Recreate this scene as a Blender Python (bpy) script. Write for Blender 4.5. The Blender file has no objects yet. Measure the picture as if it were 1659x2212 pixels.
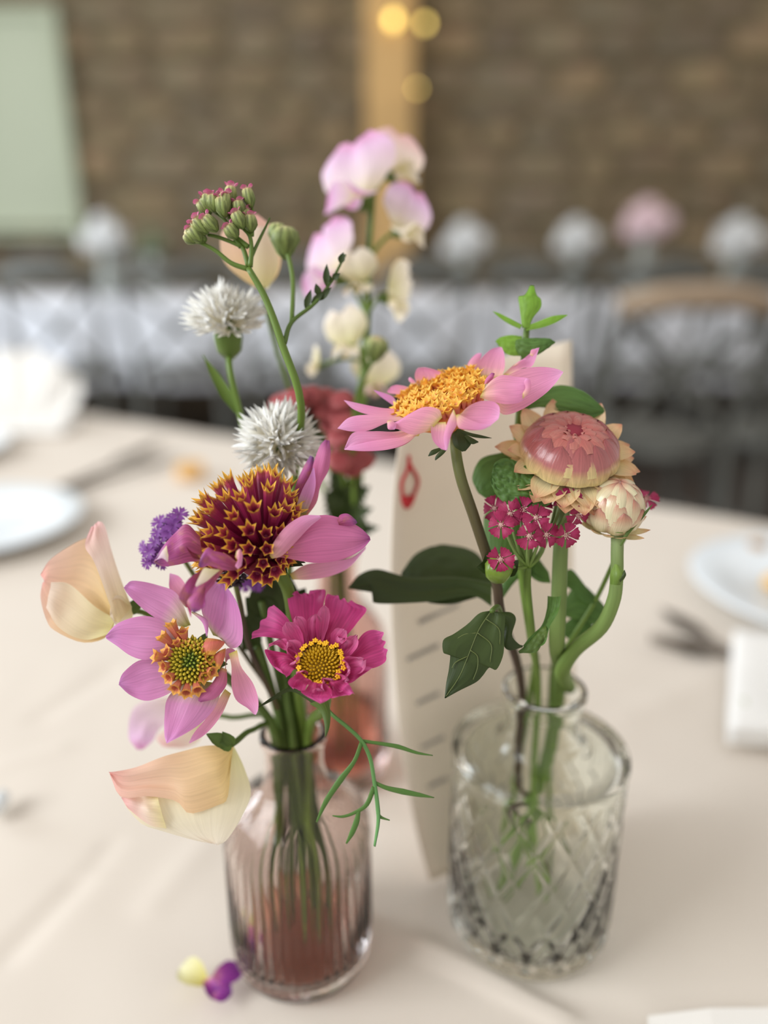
import bpy, math, random
from mathutils import Vector, Matrix, noise
V = Vector
SC = bpy.context.scene
COL = SC.collection

# ---------------------------------------------------------------- camera
F_PX, PITCH, CAM = 1671.0, math.radians(19.6), V((0, 0, 0.303))     # table top is z = 0, floor z = -0.73
FWD = V((0, math.cos(PITCH), -math.sin(PITCH)))
UPV = V((0, math.sin(PITCH), math.cos(PITCH)))
RGT = V((1, 0, 0))
cd = bpy.data.cameras.new('camera')
cam = bpy.data.objects.new('camera', cd)
COL.objects.link(cam)
cam.location = CAM
cam.rotation_euler = (math.pi / 2 - PITCH, 0, 0)
cd.sensor_fit = 'VERTICAL'
cd.sensor_height = 24.0
cd.lens = 24.0 * F_PX / 2212.0
cd.clip_start, cd.clip_end = 0.01, 60
cd.dof.use_dof = True
cd.dof.focus_distance = 0.252
cd.dof.aperture_fstop = cd.lens / 10.5
SC.camera = cam

# ---------------------------------------------------------------- light
w = bpy.data.worlds.new('World')
SC.world = w
w.use_nodes = True
w.node_tree.nodes['Background'].inputs[0].default_value = (1.0, 0.965, 0.92, 1)
w.node_tree.nodes['Background'].inputs[1].default_value = 0.80


def area(name, loc, target, sx, sy, power, col):
    l = bpy.data.lights.new(name, 'AREA')
    l.shape, l.size, l.size_y, l.energy, l.color = 'RECTANGLE', sx, sy, power, col
    o = bpy.data.objects.new(name, l)
    COL.objects.link(o)
    o.location = loc
    o.rotation_euler = (V(target) - V(loc)).to_track_quat('-Z', 'Y').to_euler()
    return o


area('window_left_offscreen', (-2.3, -0.6, 1.5), (0, 0.4, 0.1), 1.6, 1.3, 74, (0.93, 0.97, 1.0))
area('window_far_left_offscreen', (-4.4, 2.2, 1.1), (0.3, 3.6, -0.2), 1.6, 2.0, 150, (0.82, 0.91, 1.0))
SC.view_settings.view_transform = 'Standard'
SC.view_settings.look = 'None'
SC.view_settings.exposure = 0.0
SC.view_settings.gamma = 1.0
SC.view_settings.use_curve_mapping = False
SC.cycles.use_denoising = True
SC.cycles.max_bounces = 32
SC.cycles.transmission_bounces = 32
SC.cycles.transparent_max_bounces = 16

rnd = random.Random(7)


# ---------------------------------------------------------------- geometry helpers
def ray(px, py):
    return FWD + RGT * ((px - 829.5) / F_PX) - UPV * ((py - 1106.0) / F_PX)


def P(px, py, y):
    "the place at horizontal distance y seen at a photo pixel"
    d = ray(px, py)
    return CAM + d * (y / d.y)


def PZ(px, py, z=0.0):
    "the place at height z seen at a photo pixel"
    d = ray(px, py)
    return CAM + d * ((z - CAM.z) / d.z)


def on_plane(px, py, C, n, off=0.0):
    d = ray(px, py)
    return CAM + d * (((C + n * off) - CAM).dot(n) / d.dot(n))


def srgb(r, g, b):
    f = lambda c: (c / 255 / 12.92) if c / 255 <= 0.04045 else ((c / 255 + 0.055) / 1.055) ** 2.4
    return (f(r), f(g), f(b), 1.0)


def mesh(name, verts, faces, mat=None, uvs=None, smooth=True):
    me = bpy.data.meshes.new(name)
    me.from_pydata([tuple(v) for v in verts], [], faces)
    if uvs:
        uv = me.uv_layers.new(name='UVMap')
        li = [0] * len(me.loops)
        me.loops.foreach_get('vertex_index', li)
        flat = []
        for i in li:
            flat += uvs[i]
        uv.data.foreach_set('uv', flat)
    if smooth:
        me.polygons.foreach_set('use_smooth', [True] * len(me.polygons))
    if mat:
        me.materials.append(mat)
    me.update()
    return me


def thing(name, loc, label, cat, group=None):
    o = bpy.data.objects.new(name, None)
    o.empty_display_size = 0.01
    COL.objects.link(o)
    o.location = loc
    o['label'], o['category'] = label, cat
    if group:
        o['group'] = group
    return o


def tag(o, label, cat, group=None, kind=None):
    if label:
        o['label'] = label
    if cat:
        o['category'] = cat
    if group:
        o['group'] = group
    if kind:
        o['kind'] = kind
    return o


def part(name, me, root=None, label=None, kind=None, M=None):
    "mesh given in world coordinates (or placed by M) as a part of root, or as a part of a part"
    o = bpy.data.objects.new(name, me)
    COL.objects.link(o)
    if root is not None:
        o.parent = root
        if root.parent is None and root.type == 'EMPTY':
            o.matrix_parent_inverse = Matrix.Translation(-V(root.location))
    if M is not None:
        o.matrix_basis = M
    if label:
        o['label'] = label
    if kind:
        o['kind'] = kind
    return o


def copy_tree(o, parent=None):
    c = o.copy()
    COL.objects.link(c)
    if parent is not None:
        c.parent = parent
    for ch in list(o.children):
        copy_tree(ch, c)
    return c


def lerp(a, b, t):
    return a + (b - a) * t


def table_fn(pts):
    def f(x):
        if x <= pts[0][0]:
            return pts[0][1]
        for (x0, y0), (x1, y1) in zip(pts, pts[1:]):
            if x <= x1:
                t = (x - x0) / (x1 - x0)
                t = t * t * (3 - 2 * t) * 0.5 + t * 0.5
                return lerp(y0, y1, t)
        return pts[-1][1]
    return f


def spline(pts, n):
    "n points of a Catmull-Rom curve through pts"
    pts = [V(p) for p in pts]
    if len(pts) == 2:
        return [pts[0].lerp(pts[1], i / (n - 1)) for i in range(n)]
    q = [pts[0] * 2 - pts[1]] + pts + [pts[-1] * 2 - pts[-2]]
    m = len(pts) - 1
    out = []
    for i in range(n):
        s = i / (n - 1) * m
        k = min(int(s), m - 1)
        t = s - k
        a, b, c, d = q[k], q[k + 1], q[k + 2], q[k + 3]
        out.append(0.5 * ((2 * b) + (c - a) * t + (2 * a - 5 * b + 4 * c - d) * t * t + (3 * b - a - 3 * c + d) * t * t * t))
    return out


def tube_data(pts, radii, n=None, sides=8, flat=1.0, fdir=None):
    n = n or max(6, (len(pts) - 1) * 5 + 1)
    c = spline(pts, n)
    if not isinstance(radii, (list, tuple)):
        radii = [radii, radii]
    m = len(radii) - 1
    vs, fs, uv = [], [], []
    t0 = (c[1] - c[0]).normalized()
    x = V(fdir) if fdir is not None else (V((0, 1, 0)) if abs(t0.y) < 0.8 else V((1, 0, 0)))
    for i, p in enumerate(c):
        t = ((c[min(i + 1, n - 1)] - c[max(i - 1, 0)])).normalized()
        x = (x - t * x.dot(t)).normalized()
        y = t.cross(x)
        s = i / (n - 1) * m
        k = min(int(s), m - 1) if m > 0 else 0
        r = lerp(radii[k], radii[min(k + 1, m)], s - k)
        for j in range(sides):
            a = 2 * math.pi * j / sides
            vs.append(p + x * (math.cos(a) * r * flat) + y * (math.sin(a) * r))
            uv.append((j / sides, i / (n - 1)))
    for i in range(n - 1):
        for j in range(sides):
            k = (j + 1) % sides
            fs.append((i * sides + j, i * sides + k, (i + 1) * sides + k, (i + 1) * sides + j))
    fs.append(tuple(range(sides - 1, -1, -1)))
    fs.append(tuple((n - 1) * sides + j for j in range(sides)))
    return vs, fs, uv


def tube(name, pts, radii, mat, root=None, **k):
    lab = k.pop('label', None)
    v, f, u = tube_data(pts, radii, **k)
    return part(name, mesh(name, v, f, mat, u), root, lab)


def merge(*datas):
    V_, F_, U_ = [], [], []
    for v, f, u in datas:
        o = len(V_)
        V_ += list(v)
        U_ += list(u) if u else [(0, 0)] * len(v)
        F_ += [tuple(i + o for i in q) for q in f]
    return V_, F_, U_


def xform(data, M):
    v, f, u = data
    return [M @ V(p) for p in v], f, u


def lathe(profile, n=48, cap=True, rf=None):
    "profile of (radius, z); rf(radius, angle, z) may shape the radius"
    vs, fs, uv = [], [], []
    m = len(profile)
    for i, (r, z) in enumerate(profile):
        for j in range(n):
            a = 2 * math.pi * j / n
            q = rf(r, a, z) if rf else r
            vs.append(V((q * math.cos(a), q * math.sin(a), z)))
            uv.append((j / n, i / max(1, m - 1)))
    for i in range(m - 1):
        for j in range(n):
            k = (j + 1) % n
            fs.append((i * n + j, i * n + k, (i + 1) * n + k, (i + 1) * n + j))
    if cap:
        fs.append(tuple(range(n - 1, -1, -1)))
        fs.append(tuple((m - 1) * n + j for j in range(n)))
    return vs, fs, uv


def box(sx, sy, sz, c=(0, 0, 0), bev=0.0):
    x, y, z = sx / 2, sy / 2, sz / 2
    b = min(bev, x, y, z)
    vs, fs = [], []
    lev = [(-z, b), (-z + b, 0), (z - b, 0), (z, b)] if b else [(-z, 0), (z, 0)]
    for zz, ins in lev:
        for sx_, sy_ in ((-1, -1), (1, -1), (1, 1), (-1, 1)):
            vs.append(V((sx_ * (x - ins) + c[0], sy_ * (y - ins) + c[1], zz + c[2])))
    for i in range(len(lev) - 1):
        for j in range(4):
            k = (j + 1) % 4
            fs.append((i * 4 + j, i * 4 + k, i * 4 + 4 + k, i * 4 + 4 + j))
    fs.append((3, 2, 1, 0))
    o = (len(lev) - 1) * 4
    fs.append((o, o + 1, o + 2, o + 3))
    return vs, fs, None


SHAPES = {k: table_fn(v) for k, v in {
    'dahlia': [(0, .22), (.15, .5), (.35, .85), (.58, 1), (.76, .86), (.9, .5), (.97, .2), (1, .02)],
    'round': [(0, .2), (.2, .6), (.45, .92), (.7, 1), (.88, .8), (.96, .5), (1, .15)],
    'narrow': [(0, .35), (.2, .7), (.5, 1), (.75, .7), (.92, .3), (1, .02)],
    'cosmos': [(0, .12), (.2, .32), (.45, .62), (.7, .88), (.88, 1), (1, .94)],
    'fan': [(0, .1), (.3, .3), (.6, .62), (.85, 1), (1, .92)],
    'leaf': [(0, .05), (.08, .35), (.25, .85), (.42, 1), (.65, .8), (.85, .4), (1, .02)],
    'bract': [(0, .75), (.3, .98), (.6, 1), (.8, .75), (.93, .4), (1, .05)],
    'banner': [(0, .15), (.15, .6), (.4, .98), (.65, 1), (.85, .8), (1, .42)],
    'blade': [(0, .5), (.3, 1), (.6, .8), (1, .05)],
}.items()}


def petal_data(base, tip, n, width, shape='dahlia', arch=0.08, cup=0.15, tipcurl=0.0, notch=0.0, lobes=3,
               pleat=0.0, pleats=4, ruffle=0.0, seed=0, roll=0.0, side=0.0, nu=8, nv=12, twist=0.0, serr=0.0, fold=0.0):
    base, tip, n = V(base), V(tip), V(n)
    a = tip - base
    L = a.length
    ah = a.normalized()
    s = ah.cross(n).normalized()
    n = s.cross(ah).normalized()
    if roll:
        R = Matrix.Rotation(math.radians(roll), 3, ah)
        s, n = R @ s, R @ n
    f = SHAPES[shape]
    vs, fs, uv = [], [], []
    hw = width / 2
    for i in range(nv + 1):
        v = i / nv
        wd = f(v) * hw
        c0 = n * (arch * L * 4 * v * (1 - v) + tipcurl * L * v ** 4)
        if twist:
            R = Matrix.Rotation(math.radians(twist) * v, 3, ah)
            s2, n2 = R @ s, R @ n
        else:
            s2, n2 = s, n
        for j in range(nu + 1):
            u = j / nu * 2 - 1
            vv = v * (1 - notch * v ** 3 * (0.5 - 0.5 * math.cos(lobes * math.pi * (u + 1))) - (0.10 if shape in ('cosmos', 'fan') else 0) * u * u * v)
            w_ = wd * (1 + serr * (1 if i % 2 else -1) * abs(u) ** 3)
            p = base + a * vv + c0 + s2 * (u * w_ + side * L * math.sin(math.pi * v)) + n2 * (cup * hw * f(v) * u * u)
            p = p + n2 * (pleat * hw * v * math.cos(pleats * math.pi * u))
            if fold:
                p = p + n2 * (-fold * hw * f(v) * (1 - min(1, abs(u) * 3)))
            if ruffle:
                q = V((u * 2.2 + seed * 3.1, v * 2.6, seed * 1.7))
                p = p + n2 * (ruffle * hw * v * noise.noise(q)) + ah * (ruffle * hw * .5 * v * noise.noise(q + V((5, 0, 0))))
            vs.append(p)
            uv.append((j / nu, v))
    for i in range(nv):
        for j in range(nu):
            k = i * (nu + 1) + j
            fs.append((k, k + 1, k + nu + 2, k + nu + 1))
    return vs, fs, uv


def petal(name, base, tip, n, width, mat, root, **k):
    lab = k.pop('label', None)
    v, f, u = petal_data(base, tip, n, width, **k)
    return part(name, mesh(name, v, f, mat, u), root, lab)


def loft_data(A, B, C, n, bulge=0.0, nu=10, nv=22, ripple=0.0, seed=0, vbulge=0.0, wrinkle=0.0, wscale=200.0, scal=0.0, lobes=3, mid=0.0):
    "sheet between two outlines (photo pixels from base to tip, optional third value = metres towards n), lying about the plane C, n"
    def pts(L):
        return [on_plane(p[0], p[1], C, n, p[2] if len(p) > 2 else 0.0) for p in L]
    a, b = spline(pts(A), nv + 1), spline(pts(B), nv + 1)
    vs, fs, uv = [], [], []
    for i in range(nv + 1):
        v = i / nv
        for j in range(nu + 1):
            u = j / nu
            p = a[i].lerp(b[i], u)
            wd = (a[i] - b[i]).length
            p = p + n * (bulge * wd * 4 * u * (1 - u) + vbulge * math.sin(math.pi * v))
            if ripple:
                p = p + n * (ripple * noise.noise(V((u * 2.5 + seed, v * 3, seed * 2.3))))
            if mid:
                p = p - n * (mid * wd * max(0, 1 - abs(u - .5) * 7))
            if scal and v > .6:
                p = p + (p - a[0].lerp(b[0], u)) * (-scal * ((v - .6) / .4) ** 2 * (.5 + .5 * math.cos(2 * math.pi * lobes * u)))
            if wrinkle:
                q1 = noise.noise(p * wscale)
                p = p + n * (wrinkle * (1.4 * math.sqrt(abs(q1)) - .6 + .3 * noise.noise(p * wscale * 2.3)))
            vs.append(p)
            uv.append((u, v))
    for i in range(nv):
        for j in range(nu):
            k = i * (nu + 1) + j
            fs.append((k, k + 1, k + nu + 2, k + nu + 1))
    return vs, fs, uv


def loft(name, A, B, C, n, mat, root, **k):
    lab = k.pop('label', None)
    v, f, u = loft_data(A, B, C, n, **k)
    return part(name, mesh(name, v, f, mat, u), root, lab)


def thicken(data, t):
    "give a sheet a back side and rim"
    v, f, u = data
    me = bpy.data.meshes.new('tmp')
    me.from_pydata([tuple(p) for p in v], [], f)
    me.update()
    nn = [vv.normal.copy() for vv in me.vertices]
    bpy.data.meshes.remove(me)
    m = len(v)
    cnt = {}
    for q in f:
        for a, b in zip(q, q[1:] + q[:1]):
            cnt[(a, b)] = 1
    v2 = list(v) + [p - n * t for p, n in zip(v, nn)]
    f2 = list(f) + [tuple(i + m for i in reversed(q)) for q in f]
    for (a, b) in cnt:
        if (b, a) not in cnt:
            f2.append((b, a, a + m, b + m))
    return v2, f2, (list(u) + list(u)) if u else None


def frame(o, z, x=None):
    "matrix whose local z looks along z"
    z = V(z).normalized()
    x = V(x) if x is not None else (V((1, 0, 0)) if abs(z.x) < .9 else V((0, 1, 0)))
    x = (x - z * x.dot(z)).normalized()
    y = z.cross(x)
    return Matrix(((x.x, y.x, z.x, o[0]), (x.y, y.y, z.y, o[1]), (x.z, y.z, z.z, o[2]), (0, 0, 0, 1)))


# ---------------------------------------------------------------- materials
MATS = {}


def nodes(name):
    m = bpy.data.materials.new(name)
    m.use_nodes = True
    t = m.node_tree
    return m, t, t.nodes, t.links, t.nodes['Principled BSDF']


def mat(name, col, rough=0.5, metal=0.0, spec=0.4, var=0.0, scale=20.0, bump=0.0, bscale=80.0, emit=0.0, coat=0.0, col2=None):
    m, t, N, L, b = nodes(name)
    b.inputs['Base Color'].default_value = col
    b.inputs['Roughness'].default_value = rough
    b.inputs['Metallic'].default_value = metal
    b.inputs['Specular IOR Level'].default_value = spec
    b.inputs['Coat Weight'].default_value = coat
    if emit:
        b.inputs['Emission Color'].default_value = col
        b.inputs['Emission Strength'].default_value = emit
    if var or bump:
        tc = N.new('ShaderNodeTexCoord')
    if var:
        nz = N.new('ShaderNodeTexNoise')
        nz.inputs['Scale'].default_value = scale
        nz.inputs['Detail'].default_value = 4
        L.new(tc.outputs['Object'], nz.inputs['Vector'])
        r = N.new('ShaderNodeValToRGB')
        r.color_ramp.elements[0].position, r.color_ramp.elements[1].position = .3, .7
        c2 = col2 or tuple(min(1, c * (1 + var)) for c in col[:3]) + (1,)
        r.color_ramp.elements[0].color = tuple(c * (1 - var) for c in col[:3]) + (1,)
        r.color_ramp.elements[1].color = c2
        L.new(nz.outputs['Fac'], r.inputs['Fac'])
        L.new(r.outputs['Color'], b.inputs['Base Color'])
    if bump:
        n2 = N.new('ShaderNodeTexNoise')
        n2.inputs['Scale'].default_value = bscale
        n2.inputs['Detail'].default_value = 5
        L.new(tc.outputs['Object'], n2.inputs['Vector'])
        bp = N.new('ShaderNodeBump')
        bp.inputs['Strength'].default_value = bump
        bp.inputs['Distance'].default_value = 0.02
        L.new(n2.outputs['Fac'], bp.inputs['Height'])
        L.new(bp.outputs['Normal'], b.inputs['Normal'])
    MATS[name] = m
    return m


def petal_mat(name, stops, transl=0.3, rough=0.5, streak=0.16, sfreq=26.0, spec=0.3, blotch=0.0, blotch_col=None, bump=0.25, axis='v', edge=None, coat=0.0):
    "colour runs from base to tip of the petal (UV v), fine veins along it"
    m, t, N, L, b = nodes(name)
    tc = N.new('ShaderNodeTexCoord')
    sp = N.new('ShaderNodeSeparateXYZ')
    L.new(tc.outputs['UV'], sp.inputs[0])
    rp = N.new('ShaderNodeValToRGB')
    e = rp.color_ramp.elements
    while len(e) < len(stops):
        e.new(0.5)
    for el, (pos, c) in zip(e, stops):
        el.position, el.color = pos, c
    L.new(sp.outputs['Y'], rp.inputs['Fac'])
    mp = N.new('ShaderNodeMapping')
    mp.inputs['Scale'].default_value = (sfreq, 1.6, 1)
    L.new(tc.outputs['UV'], mp.inputs['Vector'])
    nz = N.new('ShaderNodeTexNoise')
    nz.inputs['Scale'].default_value = 1.0
    nz.inputs['Detail'].default_value = 3
    L.new(mp.outputs[0], nz.inputs['Vector'])
    mr = N.new('ShaderNodeMapRange')
    mr.inputs[1].default_value, mr.inputs[2].default_value = .3, .7
    mr.inputs[3].default_value, mr.inputs[4].default_value = 1 - streak, 1 + streak * .6
    L.new(nz.outputs['Fac'], mr.inputs[0])
    mx = N.new('ShaderNodeMix')
    mx.data_type, mx.blend_type = 'RGBA', 'MULTIPLY'
    mx.inputs[0].default_value = 1
    L.new(rp.outputs['Color'], mx.inputs[6])
    L.new(mr.outputs[0], mx.inputs[7])
    out = mx.outputs[2]
    if blotch:
        n3 = N.new('ShaderNodeTexNoise')
        n3.inputs['Scale'].default_value = 260
        n3.inputs['Detail'].default_value = 4
        L.new(tc.outputs['Object'], n3.inputs['Vector'])
        r3 = N.new('ShaderNodeMapRange')
        r3.inputs[1].default_value, r3.inputs[2].default_value = .5, .68
        r3.inputs[4].default_value = blotch
        L.new(n3.outputs['Fac'], r3.inputs[0])
        m3 = N.new('ShaderNodeMix')
        m3.data_type = 'RGBA'
        L.new(r3.outputs[0], m3.inputs[0])
        L.new(out, m3.inputs[6])
        m3.inputs[7].default_value = blotch_col
        out = m3.outputs[2]
    if edge:
        ab = N.new('ShaderNodeMath')
        ab.operation = 'SUBTRACT'
        ab.inputs[1].default_value = .5
        L.new(sp.outputs['X'], ab.inputs[0])
        a2 = N.new('ShaderNodeMath')
        a2.operation = 'ABSOLUTE'
        L.new(ab.outputs[0], a2.inputs[0])
        r4 = N.new('ShaderNodeMapRange')
        r4.inputs[1].default_value, r4.inputs[2].default_value, r4.inputs[4].default_value = .30, .5, .85
        L.new(a2.outputs[0], r4.inputs[0])
        m4 = N.new('ShaderNodeMix')
        m4.data_type = 'RGBA'
        L.new(r4.outputs[0], m4.inputs[0])
        L.new(out, m4.inputs[6])
        m4.inputs[7].default_value = edge
        out = m4.outputs[2]
    L.new(out, b.inputs['Base Color'])
    b.inputs['Roughness'].default_value = rough
    b.inputs['Specular IOR Level'].default_value = spec
    b.inputs['Coat Weight'].default_value = coat
    b.inputs['Coat Roughness'].default_value = 0.2
    bp = N.new('ShaderNodeBump')
    bp.inputs['Strength'].default_value = bump
    bp.inputs['Distance'].default_value = 0.0006
    L.new(nz.outputs['Fac'], bp.inputs['Height'])
    L.new(bp.outputs['Normal'], b.inputs['Normal'])
    if transl:
        tr = N.new('ShaderNodeBsdfTranslucent')
        L.new(out, tr.inputs['Color'])
        ms = N.new('ShaderNodeMixShader')
        ms.inputs[0].default_value = transl
        L.new(b.outputs[0], ms.inputs[1])
        L.new(tr.outputs[0], ms.inputs[2])
        L.new(ms.outputs[0], N['Material Output'].inputs['Surface'])
    MATS[name] = m
    return m


def glass_mat(name, col, ior=1.5, rough=0.0):
    m, t, N, L, b = nodes(name)
    b.inputs['Base Color'].default_value = col
    b.inputs['Roughness'].default_value = rough
    b.inputs['IOR'].default_value = ior
    b.inputs['Transmission Weight'].default_value = 1.0
    MATS[name] = m
    return m


S = srgb
M_PINK = petal_mat('pink_dahlia_petal', [(0, S(205, 190, 90)), (.1, S(240, 190, 175)), (.3, S(232, 158, 182)), (.65, S(230, 150, 192)), (1, S(234, 168, 214))], transl=.3)
M_MAUVE = petal_mat('mauve_dahlia_petal', [(0, S(150, 150, 60)), (.14, S(205, 175, 165)), (.3, S(212, 142, 188)), (.7, S(216, 140, 196)), (1, S(214, 150, 210))], transl=.3)
M_ROSE = petal_mat('rose_wilting_petal', [(0, S(215, 170, 110)), (.1, S(214, 130, 150)), (.4, S(208, 112, 158)), (.75, S(212, 122, 170)), (1, S(160, 80, 140))], transl=.3)
M_WILT = petal_mat('wilted_petal', [(0, S(150, 70, 90)), (.3, S(178, 84, 132)), (.7, S(186, 96, 160)), (1, S(120, 84, 140))], transl=.25, blotch=.55, blotch_col=S(186, 126, 84), streak=.35)
M_COSMOS = petal_mat('cosmos_petal', [(0, S(186, 56, 110)), (.25, S(186, 56, 110)), (.65, S(206, 74, 140)), (1, S(222, 100, 168))], transl=.34, streak=.25, sfreq=18)
M_COSMOS2 = petal_mat('cosmos_ruffle', [(0, S(200, 72, 130)), (.5, S(206, 80, 138)), (1, S(228, 128, 176))], transl=.34, streak=.25, sfreq=10)
M_CRIM = petal_mat('crimson_floret', [(0, S(136, 22, 66)), (.4, S(136, 22, 66)), (.80, S(158, 46, 88)), (.88, S(186, 84, 84)), (.925, S(242, 188, 74)), (1, S(246, 204, 92))], transl=.12, streak=.25, rough=.4)
M_CRIM2 = petal_mat('crimson_floret_dry', [(0, S(112, 22, 50)), (.6, S(112, 22, 50)), (.85, S(104, 36, 34)), (.95, S(176, 118, 66)), (1, S(198, 150, 86))], transl=.05, streak=.3)
M_GOLD = petal_mat('gold_floret', [(0, S(240, 170, 50)), (.3, S(232, 128, 120)), (.65, S(240, 150, 124)), (.80, S(252, 186, 74)), (1, S(255, 222, 108))], transl=.3, streak=.15, rough=.4)
M_CORAL = petal_mat('coral_floret', [(0, S(190, 130, 60)), (.3, S(206, 106, 92)), (.75, S(214, 124, 96)), (.9, S(240, 176, 80)), (1, S(246, 196, 96))], transl=.15, streak=.2)
M_STRAW = petal_mat('straw_bract', [(0, S(226, 208, 146)), (.26, S(214, 180, 130)), (.46, S(182, 106, 104)), (1, S(150, 70, 72))], transl=.12, rough=.28, spec=.5, coat=.45, streak=.22, edge=S(166, 88, 86))
M_STRAWI = petal_mat('straw_bract_inner', [(0, S(186, 116, 104)), (.5, S(178, 92, 84)), (.85, S(162, 72, 66)), (1, S(156, 66, 62))], transl=.08, rough=.32, spec=.5, coat=.3, streak=.22, edge=S(158, 70, 68))
M_STRAWO = petal_mat('straw_bract_outer', [(0, S(226, 212, 150)), (.6, S(236, 218, 168)), (.86, S(228, 188, 144)), (1, S(196, 124, 98))], transl=.3, rough=.32, coat=.25, streak=.15, edge=S(228, 192, 146))
M_STRAWB = petal_mat('straw_bud_bract', [(0, S(222, 216, 176)), (.5, S(220, 200, 164)), (.8, S(198, 146, 120)), (1, S(164, 96, 84))], transl=.1, rough=.25, spec=.5, coat=.45, streak=.14, edge=S(168, 112, 104))
M_WHITE = petal_mat('white_cornflower_petal', [(0, S(236, 228, 196)), (.5, S(250, 246, 234)), (1, S(255, 254, 250))], transl=.4, streak=.08)
M_PEACH = petal_mat('peach_pea_petal', [(0, S(226, 200, 132)), (.4, S(236, 204, 164)), (.8, S(240, 200, 182)), (1, S(240, 182, 176))], transl=.4, streak=.08)
M_CREAM = petal_mat('cream_pea_petal', [(0, S(226, 220, 160)), (.5, S(240, 230, 200)), (1, S(246, 234, 220))], transl=.4, streak=.06)
M_LILAC = petal_mat('lilac_pea_petal', [(0, S(238, 228, 180)), (.35, S(240, 220, 224)), (.75, S(236, 198, 232)), (1, S(230, 160, 206))], transl=.4, streak=.08)
M_BLUSH = petal_mat('blush_pea_petal', [(0, S(232, 220, 170)), (.5, S(244, 222, 210)), (1, S(240, 190, 190))], transl=.4, streak=.08)
M_YRED = petal_mat('yarrow_ray', [(0, S(172, 60, 102)), (.5, S(166, 48, 92)), (1, S(154, 34, 78))], transl=.2, streak=.25, sfreq=8)
M_YRED2 = petal_mat('dusty_red_ray', [(0, S(170, 96, 92)), (1, S(166, 76, 80))], transl=.2)
M_VERB = petal_mat('verbena_petal', [(0, S(140, 80, 160)), (1, S(172, 140, 226))], transl=.3)
M_MAGPET = petal_mat('fallen_petal', [(0, S(236, 224, 120)), (.2, S(200, 120, 160)), (.5, S(150, 60, 150)), (1, S(120, 56, 140))], transl=.25)
M_LEMON = petal_mat('fallen_lemon', [(0, S(226, 216, 110)), (1, S(240, 238, 200))], transl=.25)
M_STEM = petal_mat('green_stem', [(0, S(92, 116, 46)), (1, S(112, 138, 58))], transl=0, streak=.2, sfreq=6, rough=.45)
M_STEMD = petal_mat('shaded_deep_stem', [(0, S(84, 106, 46)), (1, S(80, 102, 44))], transl=0, streak=.25, sfreq=6, rough=.45)  # darker copy of the stem green, partly bottle-neck shade put into the colour
M_STEMP = petal_mat('purple_stem', [(0, S(110, 124, 60)), (.3, S(84, 78, 48)), (.7, S(72, 54, 46)), (1, S(80, 70, 44))], transl=0, streak=.2, sfreq=5, rough=.45)
M_STEMG = petal_mat('pale_stem', [(0, S(150, 164, 120)), (.3, S(120, 140, 80)), (1, S(98, 124, 48))], transl=0, streak=.25, sfreq=5, rough=.6)
M_LEAF = petal_mat('dahlia_leaf', [(0, S(64, 80, 36)), (.5, S(54, 68, 30)), (1, S(48, 62, 28))], transl=.12, streak=.2, sfreq=5, rough=.45, bump=.4)
M_MINT = petal_mat('mint_leaf', [(0, S(88, 120, 54)), (1, S(78, 112, 52))], transl=.15, streak=.3, sfreq=9, rough=.5, bump=.8)
M_MINTL = petal_mat('young_mint_leaf', [(0, S(130, 170, 66)), (1, S(124, 172, 56))], transl=.35, streak=.25, sfreq=7, rough=.5)
M_VEIN = mat('leaf_vein', S(92, 102, 54), .5)
M_THREAD = petal_mat('thread_leaf', [(0, S(84, 120, 56)), (1, S(96, 144, 86))], transl=.1, streak=.3, sfreq=4)
M_SEPAL = petal_mat('sepal', [(0, S(90, 112, 48)), (1, S(70, 92, 40))], transl=.1, streak=.25)
M_BUDG = petal_mat('yarrow_bud', [(0, S(104, 128, 60)), (.6, S(142, 154, 92)), (.9, S(180, 176, 124)), (1, S(214, 190, 146))], transl=.05, streak=.7, sfreq=16, bump=.8)
M_YPINK = petal_mat('yarrow_pink', [(0, S(226, 190, 180)), (.6, S(216, 120, 160)), (1, S(206, 96, 150))], transl=.3)
M_DISCG = petal_mat('disc_bud', [(0, S(128, 124, 34)), (.5, S(128, 124, 34)), (.8, S(196, 176, 54)), (1, S(214, 190, 60))], transl=0, streak=.1)
M_DISCC = petal_mat('disc_bud_young', [(0, S(116, 136, 46)), (.6, S(116, 136, 46)), (1, S(172, 180, 80))], transl=0, streak=.1)
M_COSD = petal_mat('cosmos_disc', [(0, S(196, 152, 26)), (1, S(204, 160, 28))], transl=0, streak=.2)
M_GOLDB = mat('cushion_base', S(226, 140, 70), .6)
M_ANTH = mat('anther_gold', S(240, 184, 34), .5)
M_BLACK = mat('anther_black', S(24, 16, 14), .4)
M_DARKIN = mat('crimson_heart', S(136, 40, 56), .7)
M_CREAMST = mat('cream_stamen', S(214, 176, 168), .6)
M_BERRY = mat('green_berry', S(104, 126, 44), .3, var=.2, scale=200)
M_DARKCAL = mat('dark_calyx', S(58, 44, 48), .6, var=.3, scale=400)

# ================================================================ the room
FL = -0.73
M_FLOOR = mat('dark_floor', S(58, 48, 40), .6, var=.3, scale=3)
M_MORTAR = mat('mortar', S(112, 98, 74), .9, var=.15, scale=6)
M_CLOTH = None


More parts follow.
